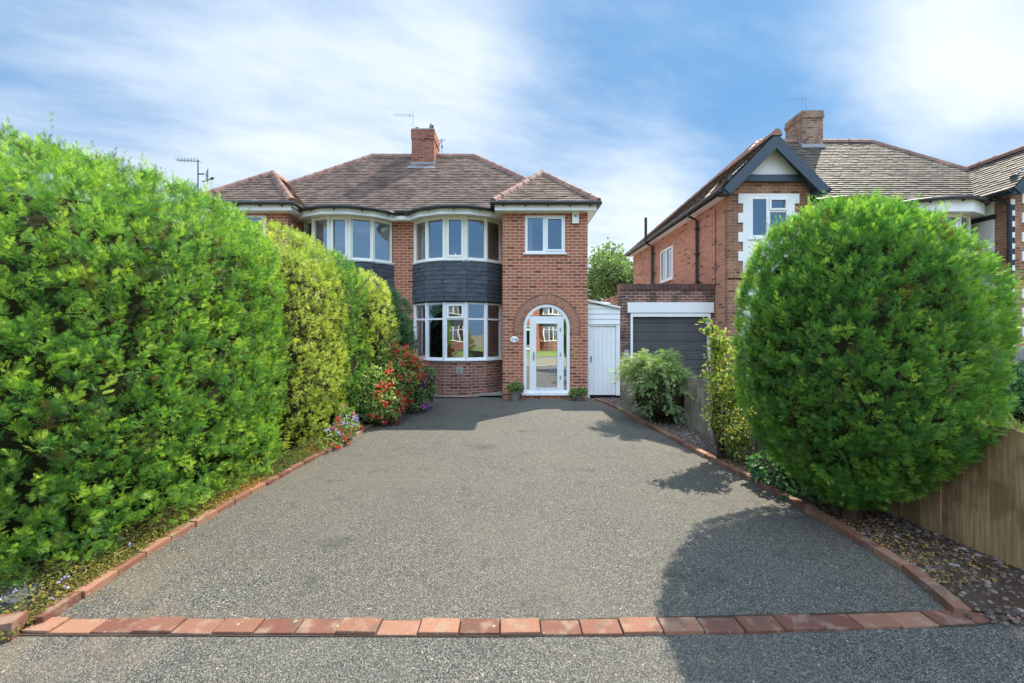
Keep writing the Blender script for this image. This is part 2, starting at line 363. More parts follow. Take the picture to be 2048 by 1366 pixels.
class MB:
    def __init__(s, name, mats, parent=None, smooth=False):
        s.name = name; s.mats = [mats] if isinstance(mats, str) else list(mats); s.parent = parent
        s.v = []; s.f = []; s.m = []; s.t = []; s.smooth = smooth
    def face(s, pts, m=0, n=None, tint=0.5):
        pts = [Vector(p) for p in pts]
        if n is not None:
            a = Vector((0, 0, 0))
            for i in range(len(pts)): a += pts[i].cross(pts[(i + 1) % len(pts)])
            if a.dot(Vector(n)) < 0: pts.reverse()
        b = len(s.v); s.v += [tuple(p) for p in pts]
        s.f.append(list(range(b, b + len(pts)))); s.m.append(m); s.t.append(tint)
    def hexa(s, c, m=0, tint=0.5):
        """8 corners: bottom ring 0-3, top ring 4-7"""
        ce = sum((Vector(p) for p in c), Vector()) / 8
        for q in ((0, 1, 2, 3), (4, 5, 6, 7), (0, 1, 5, 4), (1, 2, 6, 5), (2, 3, 7, 6), (3, 0, 4, 7)):
            fc = sum((Vector(c[i]) for i in q), Vector()) / 4
            s.face([c[i] for i in q], m, fc - ce, tint)
    def box(s, x0, y0, z0, x1, y1, z1, m=0, tint=0.5):
        s.hexa([(x0, y0, z0), (x1, y0, z0), (x1, y1, z0), (x0, y1, z0), (x0, y0, z1), (x1, y0, z1), (x1, y1, z1), (x0, y1, z1)], m, tint)
    def obox(s, O, U, N, u0, u1, z0, z1, d0, d1, m=0, tint=0.5):
        """box on a wall: u along U, d outwards along N"""
        P = lambda u, d, z: (O[0] + U[0] * u + N[0] * d, O[1] + U[1] * u + N[1] * d, z)
        s.hexa([P(u0, d0, z0), P(u1, d0, z0), P(u1, d1, z0), P(u0, d1, z0), P(u0, d0, z1), P(u1, d0, z1), P(u1, d1, z1), P(u0, d1, z1)], m, tint)
    def slab(s, O, U, N, u0, u1, z0, z1, holes, d0, d1, m=0):
        """plate with rectangular holes; front at d1, back at d0"""
        us = sorted(set([u0, u1] + [x for h in holes for x in h[:2]])); zs = sorted(set([z0, z1] + [x for h in holes for x in h[2:4]]))
        P = lambda u, d, z: (O[0] + U[0] * u + N[0] * d, O[1] + U[1] * u + N[1] * d, z)
        n3 = Vector((N[0], N[1], 0)); u3 = Vector((U[0], U[1], 0)); z3 = Vector((0, 0, 1))
        def solid(i, j):
            if i < 0 or j < 0 or i >= len(us) - 1 or j >= len(zs) - 1: return False
            cu = (us[i] + us[i + 1]) / 2; cz = (zs[j] + zs[j + 1]) / 2
            return not any(h[0] < cu < h[1] and h[2] < cz < h[3] for h in holes)
        for i in range(len(us) - 1):
            for j in range(len(zs) - 1):
                if not solid(i, j): continue
                a, b, c, d = us[i], us[i + 1], zs[j], zs[j + 1]
                s.face([P(a, d1, c), P(b, d1, c), P(b, d1, d), P(a, d1, d)], m, n3)
                s.face([P(a, d0, c), P(b, d0, c), P(b, d0, d), P(a, d0, d)], m, -n3)
                if not solid(i - 1, j): s.face([P(a, d0, c), P(a, d1, c), P(a, d1, d), P(a, d0, d)], m, -u3)
                if not solid(i + 1, j): s.face([P(b, d0, c), P(b, d1, c), P(b, d1, d), P(b, d0, d)], m, u3)
                if not solid(i, j - 1): s.face([P(a, d0, c), P(b, d0, c), P(b, d1, c), P(a, d1, c)], m, -z3)
                if not solid(i, j + 1): s.face([P(a, d0, d), P(b, d0, d), P(b, d1, d), P(a, d1, d)], m, z3)
    def tube(s, pts, r, seg=8, m=0, cap=True, tint=0.5):
        pts = [Vector(p) for p in pts]; rr = r if isinstance(r, (list, tuple)) else [r] * len(pts)
        rings = []
        for i, p in enumerate(pts):
            d = (pts[min(i + 1, len(pts) - 1)] - pts[max(i - 1, 0)]).normalized()
            ref = Vector((0, 0, 1)) if abs(d.z) < .9 else Vector((0, 1, 0))
            a = d.cross(ref).normalized(); b = a.cross(d)
            rings.append([p + (a * math.cos(2 * math.pi * k / seg) + b * math.sin(2 * math.pi * k / seg)) * rr[i] for k in range(seg)])
        for i in range(len(rings) - 1):
            for k in range(seg):
                q = [rings[i][k], rings[i][(k + 1) % seg], rings[i + 1][(k + 1) % seg], rings[i + 1][k]]
                s.face(q, m, sum(q, Vector()) / 4 - (pts[i] + pts[i + 1]) / 2, tint)
        if cap:
            s.face(rings[0], m, pts[0] - pts[1], tint); s.face(rings[-1], m, pts[-1] - pts[-2], tint)
    def lathe(s, c, prof, seg=20, m=0, tint=0.5):
        c = Vector(c)
        for i in range(len(prof) - 1):
            for k in range(seg):
                a0, a1 = 2 * math.pi * k / seg, 2 * math.pi * (k + 1) / seg
                (r0, z0), (r1, z1) = prof[i], prof[i + 1]
                q = [c + Vector((r0 * math.cos(a0), r0 * math.sin(a0), z0)), c + Vector((r0 * math.cos(a1), r0 * math.sin(a1), z0)),
                     c + Vector((r1 * math.cos(a1), r1 * math.sin(a1), z1)), c + Vector((r1 * math.cos(a0), r1 * math.sin(a0), z1))]
                s.face(q, m, None, tint)
    def build(s, bevel=0.0):
        me = bpy.data.meshes.new(s.name)
        me.from_pydata(s.v, [], s.f)
        for k in s.mats: me.materials.append(M[k])
        me.polygons.foreach_set('material_index', s.m)
        at_ = me.attributes.new('tint', 'FLOAT', 'FACE'); at_.data.foreach_set('value', s.t)
        uv = me.uv_layers.new(name='UVMap'); data = []
        for p in me.polygons:
            n = p.normal
            if abs(n.z) < 0.985:
                t = Vector((-n.y, n.x, 0)).normalized(); b = n.cross(t)
            else: t = Vector((1, 0, 0)); b = Vector((0, 1, 0))
            for vi in p.vertices:
                co = me.vertices[vi].co; data += [co.dot(t), co.dot(b)]
        uv.data.foreach_set('uv', data)
        if s.smooth: me.polygons.foreach_set('use_smooth', [True] * len(me.polygons))
        o = bpy.data.objects.new(s.name, me); coll.objects.link(o)
        if s.parent is not None: o.parent = s.parent
        if bevel:
            import bmesh
            bm = bmesh.new(); bm.from_mesh(me); bmesh.ops.remove_doubles(bm, verts=bm.verts, dist=1e-5)
            bmesh.ops.bevel(bm, geom=bm.edges[:], offset=bevel, segments=2, affect='EDGES', profile=0.6)
            bm.to_mesh(me); bm.free()
        return o

# ---- tiled roof planes
def clip_range(poly, t):
    """poly: list of (s,t); horizontal line at height t -> (smin, smax)"""
    xs = []
    for i in range(len(poly)):
        (s0, t0), (s1, t1) = poly[i], poly[(i + 1) % len(poly)]
        if (t0 <= t <= t1) or (t1 <= t <= t0):
            if abs(t1 - t0) < 1e-9: xs += [s0, s1]
            else: xs.append(s0 + (s1 - s0) * (t - t0) / (t1 - t0))
    return (min(xs), max(xs)) if xs else None
def roof_plane(mb, pts, gauge=0.112, tw=0.17, lift=0.027, nout=None):
    """pts[0]->pts[1] is the eave; real overlapping tiles course by course"""
    pts = [Vector(p) for p in pts]
    S = (pts[1] - pts[0]).normalized()
    n = S.cross(pts[2] - pts[0]).normalized()
    if (n.z < 0) if nout is None else (n.dot(Vector(nout)) < 0): n = -n
    Td = n.cross(S).normalized()
    if Td.z < 0: Td = -Td
    poly = [((p - pts[0]).dot(S), (p - pts[0]).dot(Td)) for p in pts]
    mb.face([p - n * 0.004 for p in pts], 0, n, 0.3)
    mb.face([p - n * 0.05 for p in pts], 0, -n, 0.3)
    tmax = max(t for s_, t in poly)
    t = 0.0; row = 0
    P = lambda s_, t_, l: pts[0] + S * s_ + Td * t_ + n * l
    while t < tmax - 0.01:
        t1 = min(t + gauge, tmax - 1e-4)
        r0 = clip_range(poly, t + 1e-5); r1 = clip_range(poly, t1)
        if r0 is None or r1 is None: break
        sm, sx = min(r0[0], r1[0]), max(r0[1], r1[1])
        k = math.floor(sm / tw) - 1
        sag = random.uniform(-.0015, .0015)
        while k * tw < sx:
            o = (row % 2) * tw / 2
            a, b = k * tw + o, (k + 1) * tw + o - 0.003
            k += 1
            a0, b0 = max(a, r0[0]), min(b, r0[1]); a1, b1 = max(a, r1[0]), min(b, r1[1])
            if b0 - a0 < .002 and b1 - a1 < .002: continue
            if b0 < a0: a0 = b0 = min(max((a + b) / 2, r0[0]), r0[1])
            if b1 < a1: a1 = b1 = min(max((a + b) / 2, r1[0]), r1[1])
            l0 = lift + sag + random.uniform(-.005, .005); l1 = 0.006; tt = random.random()
            dt = random.uniform(-.004, .003)
            mb.face([P(a0, t + dt, l0), P(b0, t + dt, l0 + random.uniform(-.002, .002)), P(b1, t1 + .01, l1), P(a1, t1 + .01, l1)], 0, n, tt)
            if b0 - a0 > .002:
                mb.face([P(a0, t + dt, l0), P(b0, t + dt, l0), P(b0, t + dt, l0 - .024), P(a0, t + dt, l0 - .024)], 0, -Td, tt * .6)
        t += gauge; row += 1
def ridge_run(mb, p0, p1, r=0.10, step=0.36, m=0):
    p0, p1 = Vector(p0), Vector(p1); L = (p1 - p0).length; d = (p1 - p0) / L
    a = d.cross(Vector((0, 0, 1))).normalized(); up = a.cross(d)
    n = max(1, round(L / step))
    for i in range(n):
        q0 = p0 + d * (L * i / n - .02); q1 = p0 + d * (L * (i + 1) / n + .02)
        ra = r * random.uniform(.97, 1.06) * 1.08; rb = r * random.uniform(.92, .98); tt = random.random()
        prof = [(-1.15, -.75), (-.85, .15), (-.45, .58), (0, .72), (.45, .58), (.85, .15), (1.15, -.75)]
        A = [q0 + a * (x * ra) + up * (z * ra) for x, z in prof]; B = [q1 + a * (x * rb) + up * (z * rb) for x, z in prof]
        for k in range(len(prof) - 1): mb.face([A[k], A[k + 1], B[k + 1], B[k]], m, up + a * (prof[k][0] + prof[k + 1][0]), tt)
        mb.face(A, m, -d, tt); mb.face(B, m, d, tt)

# ---- windows
def window(parent, O, U, N, u0, u1, z0, z1, cells, sash=(), mt='upvc', depth=0.07, back=-0.09, sill=True, name='window', gl='glass', lintel=False):
    """uPVC window: frame plate with holes, proud sashes, panes as sub-parts"""
    f = MB(name, mt, parent)
    f.slab(O, U, N, u0, u1, z0, z1, cells, back, back + depth)
    for i in sash:
        a, b, c, d = cells[i]; e = .042
        f.slab(O, U, N, a - e, b + e, c - e, d + e, [(a + .004, b - .004, c + .004, d - .004)], back + depth, back + depth + .022)
    if sill: f.obox(O, U, N, u0 - .05, u1 + .05, z0 - .035, z0 - .001, back, .05)
    fo = f.build()
    for i, (a, b, c, d) in enumerate(cells):
        g = MB('pane', gl, fo)
        dd = back + depth - .03
        P = lambda u, z: (O[0] + U[0] * u + N[0] * dd, O[1] + U[1] * u + N[1] * dd, z)
        g.face([P(a - .01, c - .01), P(b + .01, c - .01), P(b + .01, d + .01), P(a - .01, d + .01)], 0, (N[0], N[1], 0))
        g.build()
    return fo
def curtain(parent, O, U, N, u0, u1, z0, z1, d, mt, amp=0.025, wl=0.11, name='curtain'):
    mb = MB(name, mt, parent, True); n = max(6, int((u1 - u0) / .02))
    P = lambda i, z: (O[0] + U[0] * (u0 + (u1 - u0) * i / n) + N[0] * (d + amp * math.sin(i / n * (u1 - u0) / wl * 6.28 + z)),
                      O[1] + U[1] * (u0 + (u1 - u0) * i / n) + N[1] * (d + amp * math.sin(i / n * (u1 - u0) / wl * 6.28 + z)), z)
    for i in range(n): mb.face([P(i, z0), P(i + 1, z0), P(i + 1, z1), P(i, z1)], 0, (N[0], N[1], 0))
    return mb.build()

def arc_pts(cx, yb, half, depth, n=5, extra=0.0):
    Rr = (half * half + depth * depth) / (2 * depth)
    ang = math.asin(half / Rr); yc = yb - depth + Rr
    out = []
    for i in range(n + 1):
        a = -ang + 2 * ang * i / n
        out.append((cx + (Rr + extra) * math.sin(a), yc - (Rr + extra) * math.cos(a)))
    return out, (cx, yc, Rr, ang)

# ------------------------------------------------------------------ ground, drive, beds
def sheet(name, pts, z, mt, kind='structure'):
    mb = MB(name, mt); mb.face([(x, y, z) for x, y in pts], 0, (0, 0, 1)); o = mb.build(); tag(o, kind=kind); return o
def sheet_grid(name, x0, y0, x1, y1, z, mt, n=6):
    mb = MB(name, mt)
    for i in range(n):
        for j in range(n):
            xa, xb = x0 + (x1 - x0) * i / n, x0 + (x1 - x0) * (i + 1) / n; ya, yb = y0 + (y1 - y0) * j / n, y0 + (y1 - y0) * (j + 1) / n
            mb.face([(xa, ya, z), (xb, ya, z), (xb, yb, z), (xa, yb, z)], 0, (0, 0, 1))
    o = mb.build(); tag(o, kind='structure'); return o
M['lawn'] = simple('lawn_soil', (0.21, 0.19, 0.13), 0.95, 0.35, 2.5, 0.1, bump=0.8)
sheet_grid('ground', -400, -400, 400, 400, -0.03, 'lawn', 4)
LEFT_EDGE = [(-2.66, 2.26), (-2.72, 3.1), (-2.68, 4.2), (-2.60, 5.3), (-2.52, 6.3), (-2.46, 7.6), (-2.46, 9.0), (-2.46, 10.2)]
RIGHT_EDGE = [(2.60, 2.34), (2.72, 2.75), (2.74, 3.4), (2.72, 4.1), (2.62, 4.9), (2.52, 6.0), (2.42, 7.2), (2.34, 8.4), (2.24, 9.35), (2.06, 9.95)]
drive = [(-2.66, 2.20), (2.6, 2.26)] + RIGHT_EDGE + [(2.0, 10.45), (3.0, 10.5), (3.0, 12), (-6, 12), (-2.46, 10.4)] + LEFT_EDGE[::-1]
sheet('drive', drive, 0.0, 'tarmac')
sheet('pavement', [(-9, -0.6), (9, -0.6), (9, 2.34), (2.6, 2.30), (0, 2.24), (-2.7, 2.24), (-9, 2.1)], -0.004, 'pavement')
sheet('road', [(-60, -7.5), (60, -7.5), (60, -0.75), (-60, -0.75)], -0.10, 'road')
sheet('far_pavement', [(-60, -9.4), (60, -9.4), (60, -7.6), (-60, -7.6)], -0.004, 'pavement')
M['verge'] = simple('verge_grass', (0.15, 0.21, 0.055), 0.95, 0.35, 2.5, 0.1, bump=0.8)
sheet_grid('verge', -40, -19.0, 40, -9.4, -0.006, 'verge', 4)
for nm, ya, yb in (('kerb', -0.75, -0.6), ('kerb', -7.6, -7.5)):
    k = MB(nm, 'concrete'); k.box(-60, ya, -0.2, 60, yb, 0.003); tag(k.build(), kind='structure')
sheet('left_bed', [(-2.70, 2.2), (-2.72, 3.1), (-2.68, 4.2), (-2.60, 5.3), (-2.52, 6.3), (-2.48, 7.6), (-2.48, 9.4), (-2.48, 10.3), (-5.4, 10.3), (-5.4, 2.1)], 0.022, 'soil')
sheet('right_bed', [(2.70, 2.36), (2.74, 2.75), (2.76, 3.4), (2.74, 4.1), (2.64, 4.9), (2.54, 6.0), (2.44, 7.2), (2.36, 8.4), (2.26, 9.35), (2.08, 9.97), (2.75, 10.3), (3.13, 6.9), (3.56, 2.9), (3.6, 2.2)], 0.020, 'soil')

# brick edgings, every brick a part
def resample(pts, step):
    out = []; L = 0; segs = []
    for a, b in zip(pts, pts[1:]):
        d = math.hypot(b[0] - a[0], b[1] - a[1]); segs.append((a, b, L, d)); L += d
    n = int(L / step)
    for i in range(n + 1):
        t = i * step
        for a, b, l0, d in segs:
            if l0 <= t <= l0 + d + 1e-9:
                f = (t - l0) / d; out.append((a[0] + (b[0] - a[0]) * f, a[1] + (b[1] - a[1]) * f)); break
    return out
def edging_run(label, pts, step, wdt, ztop, gap=0.008, lat=0.0):
    root = empty('brick_edging', (*pts[0], 0)); tag(root, label, 'brick edging')
    q = resample(pts, step)
    for (x0, y0), (x1, y1) in zip(q, q[1:]):
        d = Vector((x1 - x0, y1 - y0, 0)); L = d.length; d.normalize(); nrm_ = Vector((-d.y, d.x, 0))
        c = Vector(((x0 + x1) / 2, (y0 + y1) / 2, 0)) + nrm_ * (lat + random.uniform(-.006, .006))
        rz = math.atan2(d.y, d.x) + random.uniform(-.018, .018)
        mb = MB('brick', 'edging'); h = ztop + random.uniform(-.006, .006)
        l2 = L / 2 - gap / 2; w2 = wdt / 2 + random.uniform(-.002, .002)
        mb.box(-l2, -w2, -0.03, l2, w2, h)
        o = mb.build(bevel=0.006); o.parent = root
        o.location = c - Vector((*pts[0], 0)); o.rotation_euler = (random.uniform(-.012, .012), random.uniform(-.012, .012), rz)
    return root
edging_run('row of flat orange bricks across the mouth of the drive', [(-2.78, 2.265), (-1.4, 2.25), (0, 2.245), (1.4, 2.262), (2.6, 2.33), (3.6, 2.45), (4.4, 2.6)], 0.226, 0.112, 0.012)
edging_run('raised line of sunlit bricks edging the drive below the tall hedge', LEFT_EDGE[:-1], 0.232, 0.078, 0.045, lat=.03)
edging_run('low line of bricks edging the drive along the gravel bed on the round bush side', RIGHT_EDGE, 0.232, 0.085, 0.05, lat=-.03)
mo = MB('drive_mortar', 'soil'); mo.face([(-2.85, 2.19, .001), (0, 2.18, .001), (2.6, 2.26, .001), (4.4, 2.5, .001), (4.4, 2.64, .001), (2.6, 2.39, .001), (0, 2.305, .001), (-2.85, 2.32, .001)], 0, (0, 0, 1)); tag(mo.build(), kind='structure')
# brick end pier and slab at the bottom-left
bk = empty('brick_kerb_end', (-2.95, 2.2, 0)); tag(bk, 'pair of reddish bricks on edge closing the near end of the hedge bed', 'bricks')
for i, (x, y, rz) in enumerate([(0.12, -.03, .28), (-.16, -.08, .12)]):
    mb = MB('brick', 'edging', bk); mb.box(-.125, -.052, -.03, .125, .052, .095); o = mb.build(bevel=.007); o.location = (x, y, 0); o.rotation_euler = (0, 0, rz)
sb = MB('stone_slab', 'slab'); sb.hexa([(-.34, -.12, 0), (.14, -.10, 0), (.10, .10, 0), (-.3, .12, 0), (-.32, -.10, .085), (.12, -.08, .07), (.08, .09, .075), (-.28, .1, .09)])
o = sb.build(bevel=.012); o.location = (-3.02, 2.42, .01); tag(o, 'flat blue-grey stone slab behind the end bricks at the foot of the hedge', 'stone slab')

# ------------------------------------------------------------------ house parts
def bay(parent, cx, yb, half, depth, zl, zu, hung, curt_lo, curt_up, below='brick_dark', ztop=4.86, band=(2.50, 3.54), hungmat='hung', mt_up='cream'):
    pts, (ccx, ycc, Rr, ang) = arc_pts(cx, yb, half, depth)
    def facets(extra=0.0):
        p, _ = arc_pts(cx, yb, half, depth, 5, extra)
        for i in range(5):
            a, b = Vector((*p[i], 0)), Vector((*p[i + 1], 0)); U = (b - a).normalized(); N = Vector((U.y, -U.x, 0))
            yield i, a, (U.x, U.y), (N.x, N.y), (b - a).length
    # brick apron
    mb = MB('bay_wall', below, parent)
    for i, O, U, N, L in facets(.01): mb.slab(O, U, N, 0, L, -0.1, zl[0] - .034, [], -.1, 0)
    mb.build()
    mb = MB('bay_wall_skirt', 'concrete', parent)
    for i, O, U, N, L in facets(.02): mb.slab(O, U, N, 0, L, 0.035, .05, [], -.03, .03)
    mb.build()
    for lev, (z0, z1), mt in ((0, zl, 'upvc'), (1, zu, mt_up)):
        f = MB('bay_window', mt, parent); panes = []
        for i, O, U, N, L in facets(-.02):
            m0 = .062; s = (i == 2)
            if lev == 0:
                zt = z1 - (z1 - z0) * .29
                cells = [(m0, L - m0, z0 + .055, zt - .022), (m0 + (.04 if s else 0), L - m0 - (.04 if s else 0), zt + (.06 if s else .022), z1 - (.09 if s else .05))]
            else:
                e = .05 if s else 0
                cells = [(m0 + e, L - m0 - e, z0 + .06 + e, z1 - .06 - e * .6)]
            f.slab(O, U, N, 0, L, z0, z1, cells, -.075, 0)
            if s:
                a, b, c, d = cells[-1]; e = .045
                f.slab(O, U, N, a - e, b + e, c - e, d + e, [(a + .004, b - .004, c + .004, d - .004)], 0, .024)
                if lev == 1: f.obox(O, U, N, (a + b) / 2 - .012, (a + b) / 2 + .012, c + .0, c + .05, -.03, -.012)
            f.tube([(O[0], O[1], z0), (O[0], O[1], z1)], .036, 8)
            for c_ in cells: panes.append((O, U, N, c_))
        # sill and head
        for i, O, U, N, L in facets(.045):
            f.slab(O, U, N, -.01, L + .01, z0 - .033, z0 - .001, [], -.14, .0)
        fo = f.build()
        for O, U, N, (a, b, c, d) in panes:
            g = MB('pane', 'glass', fo)
            P = lambda u, z: (O[0] + U[0] * u - N[0] * .035, O[1] + U[1] * u - N[1] * .035, z)
            g.face([P(a - .01, c - .01), P(b + .01, c - .01), P(b + .01, d + .01), P(a - .01, d + .01)], 0, (N[0], N[1], 0)); g.build()
        for i, O, U, N, L in facets(-.115):
            ct = (curt_lo, curt_up)[lev]
            if ct == 'net': curtain(parent, O, U, N, .0, L, z0, z1, 0, 'net', .012, .07)
            elif ct and i in (0, 4): curtain(parent, O, U, N, .0, L, z0, z1, 0, ct, .02, .09)
    # hung tile band
    base = MB('bay_band', hungmat, parent)
    for i, O, U, N, L in facets(.035):
        base.slab(O, U, N, 0, L, band[0] + .012, band[1] - .006, [], -.13, 0)
        if hung:
            A = Vector((O[0], O[1], band[0])) ; B = A + Vector((U[0], U[1], 0)) * L
            up = Vector((0, 0, band[1] - band[0]))
            n3 = Vector((N[0], N[1], 0))
            roof_plane(base, [A + n3 * .012, B + n3 * .012, B + up + n3 * .004, A + up + n3 * .004], .113, .165, .016, n3)
    base.build()
    fl = MB('bay_flashing', 'lead', parent)
    if hung:
        p, _ = arc_pts(cx, yb, half, depth, 16, .052)
        for a, b in zip(p, p[1:]):
            h = random.uniform(.012, .035)
            fl.face([(*a, band[1] - h), (*b, band[1] - h * .8), (*b, band[1] + .004), (*a, band[1] + .004)], 0)
        p, _ = arc_pts(cx, yb, half, depth, 5, .06)
        fl.build()
    # fascia, soffit, gutter, little roof
    EX = .245
    fa = MB('bay_fascia', 'white_board', parent)
    for i, O, U, N, L in facets(EX): fa.slab(O, U, N, -.002, L + .002, zu[1] - .015, ztop - .045, [], -.02, 0)
    p0, _ = arc_pts(cx, yb, half, depth, 5, -.08); p1, _ = arc_pts(cx, yb, half, depth, 5, EX - .01)
    for k in range(5): fa.face([(*p0[k], zu[1] + .012), (*p0[k + 1], zu[1] + .012), (*p1[k + 1], zu[1] - .008), (*p1[k], zu[1] - .008)], 0, (0, 0, -1))
    fa.build()
    gu = MB('gutter', 'gutter', parent)
    p2, _ = arc_pts(cx, yb, half, depth, 10, EX + .055)
    gu.tube([(*q, ztop - .015) for q in p2], .052, 8)
    for i, O, U, N, L in facets(EX): gu.slab(O, U, N, 0, L, ztop - .045, ztop + .02, [], -.02, .012)
    for k in (1, 3, 5, 7, 9): gu.box(p2[k][0] - .015, p2[k][1] + .0, ztop - .10, p2[k][0] + .015, p2[k][1] + .05, ztop - .05)
    gu.build()
    rf = MB('bay_roof', 'tile', parent)
    p3, _ = arc_pts(cx, yb, half, depth, 5, EX + .03)
    for k in range(5):
        a, b = p3[k], p3[k + 1]
        rf.face([(*a, ztop + .02), (*b, ztop + .02), (b[0], yb + .25, ztop + .2), (a[0], yb + .25, ztop + .2)], 0, (0, -.2, 1), .3)
    rf.build()

def gutter_line(parent, pts, r=.052, n='gutter'):
    g = MB(n, 'gutter', parent); g.tube(pts, r, 8); g.build()

def build_semi():
    root = empty('semi_detached_house', (-2.96, 10.9, 0))
    tag(root, 'red brick semi with arched white door at the end of the drive', 'house')
    W = MB('wall', 'brick', root); XO, XW, YW, YR = 4.88, 2.72, -.75, 4.9
    # front openings of the wing, in wing coordinates (x from party wall)
    dc, dr, dz = 3.84, .59, 1.82
    win_w = (3.29, 4.305, 3.70, 4.66)
    for s in (1, -1):
        U = (s, 0); N = (0, -1)
        W.slab((0, 0), U, N, .0, .295, -.1, 4.9, [], -.12, 0)
        W.slab((0, 0), U, N, 2.69, XW, -.1, 4.9, [], -.12, 0)
        W.slab((0, 0), U, N, .295, 2.69, 4.7, 4.9, [], -.12, 0)
        W.slab((0, YW), U, N, XW, XO, -.1, 4.86, [win_w, (dc - dr, dc + dr, .10, dz + dr)], -.12, 0)
        W.slab((s * XW, YW), (0, 1), (-s, 0), 0, .75, -.1, 4.86, [], -.12, 0) if False else W.box(min(s * XW, s * (XW + .12)), YW + .121, -.1, max(s * XW, s * (XW + .12)), 0.0, 4.86)
        W.slab((s * XO, YW), (0, 1), (s, 0), .121, YR - YW, -.1, 4.9, [], -.12, 0)
        # arch spandrels and reveal
        n = 24
        for k in range(n):
            a0, a1 = math.pi * k / n, math.pi * (k + 1) / n
            q0 = (dc + dr * math.cos(a0), dz + dr * math.sin(a0)); q1 = (dc + dr * math.cos(a1), dz + dr * math.sin(a1))
            e0 = (q0[0], dz + dr); e1 = (q1[0], dz + dr)
            P = lambda q, d: (s * q[0], YW - d, q[1])
            W.face([P(q0, 0), P(q1, 0), P(e1, 0), P(e0, 0)], 0, (0, -1, 0))
            W.face([P(q0, 0), P(q1, 0), P(q1, -.12), P(q0, -.12)], 0, (0, 0, -1))
    W.slab((-XO, YR), (1, 0), (0, 1), .121, 2 * XO - .121, -.1, 4.9, [], -.12, 0)
    W.build()
    # rooms
    rm = MB('room', 'inside', root)
    rm.box(-XO + .13, -.62 + .1, .05, XO - .13, YR - .13, .10); rm.box(-XO + .13, .01, 2.50, XO - .13, YR - .13, 2.62)
    rm.box(-XO + .13, 2.9, .1, XO - .13, 3.0, 2.5); rm.box(-XO + .13, 2.9, 2.62, XO - .13, 3.0, 4.8); rm.box(-.06, .01, .1, .06, 2.9, 4.8)
    for s in (1, -1):
        a, b = sorted((s * 2.70, s * 2.62)); rm.box(a, .01, .1, b, 2.9, 4.8)
        a, b = sorted((s * 4.7, s * 2.86)); rm.box(a, -.6, 2.50, b, 0, 2.62)
    rm.build()
    # roof
    rf = MB('roof', ['tile', 'ridge'], root)
    E, ZE, ZR, XR, YM = 5.08, 4.95, 7.59, 1.69, 2.44
    roof_plane(rf, [(-E, -.2, ZE), (E, -.2, ZE), (XR, YM, ZR), (-XR, YM, ZR)])
    roof_plane(rf, [(E, -.2, ZE), (E, 5.08, ZE), (XR, YM, ZR)])
    roof_plane(rf, [(-E, 5.08, ZE), (-E, -.2, ZE), (-XR, YM, ZR)])
    rf.face([(E, 5.08, ZE), (-E, 5.08, ZE), (-XR, YM, ZR), (XR, YM, ZR)], 0, (0, 1, 1), .4)
    for s in (1, -1):
        ridge_run(rf, (s * E, -.2, ZE + .02), (s * XR, YM, ZR), .10, .34, 1); ridge_run(rf, (s * E, 5.08, ZE), (s * XR, YM, ZR), .10, .34, 1)
        A = (s * 3.80, .40, 6.20); B = (s * 3.80, 2.6, 6.20); f0, f1 = 2.50, 5.10; y0, y1 = -.97, 3.97
        roof_plane(rf, [(s * f0, y0, ZE), (s * f1, y0, ZE), A]); roof_plane(rf, [(s * f0, y1, ZE), (s * f0, y0, ZE), A, B]); roof_plane(rf, [(s * f1, y0, ZE), (s * f1, y1, ZE), B, A])
        rf.face([(s * f0, y1, ZE), (s * f1, y1, ZE), B], 0, (0, 1, 1), .4)
        ridge_run(rf, (s * f0, y0, ZE + .02), A, .095, .34, 1); ridge_run(rf, (s * f1, y0, ZE + .02), A, .095, .34, 1); ridge_run(rf, A, B, .095, .34, 1)
    ridge_run(rf, (-XR, YM, ZR), (XR, YM, ZR), .095, .34, 1)
    ro = rf.build()
    ch = MB('chimney', ['chimney', 'lead'], ro)
    ch.box(-.27, 1.98, 6.6, .45, 2.85, 7.93); ch.box(-.29, 1.96, 7.93, .47, 2.87, 8.24); ch.box(-.26, 1.99, 8.24, .44, 2.84, 8.28, 1)
    ch.box(-.31, 1.93, 6.95, .49, 1.975, 7.16, 1); ch.face([(-.33, 1.92, 7.08), (.51, 1.92, 7.08), (.53, 1.72, 6.90), (-.35, 1.72, 6.90)], 1, (0, -1, 1))
    for s_, x in ((-1, -.29), (1, .47)):
        for k in range(5):
            y = 1.96 + k * .12; ch.box(min(x, x + s_ * .012), y, 7.0 + k * .11, max(x, x + s_ * .012), y + .12, 7.22 + k * .11, 1)
    ch.build()
    cp = MB('chimney_pot', 'black', ro, True); cp.lathe((-.13, 2.2, 8.27), [(.0, 0), (.09, 0), (.10, .08), (.085, .11), (0, .11)]); cp.build()
    cp = MB('chimney_cowl', ['stone_pot', 'metal'], ro, True); cp.lathe((.30, 2.35, 8.27), [(0, 0), (.075, 0), (.07, .16), (.085, .17), (.085, .19), (.0, .19)], 14, 0)
    cp.lathe((.30, 2.35, 8.46), [(.07, .04), (.08, .10), (.04, .15), (0, .16)], 14, 1)
    for a in range(4): cp.tube([(.30 + .06 * math.cos(a * 1.57), 2.35 + .06 * math.sin(a * 1.57), 8.45), (.30 + .07 * math.cos(a * 1.57), 2.35 + .07 * math.sin(a * 1.57), 8.51)], .008, 5, 1)
    cp.build()
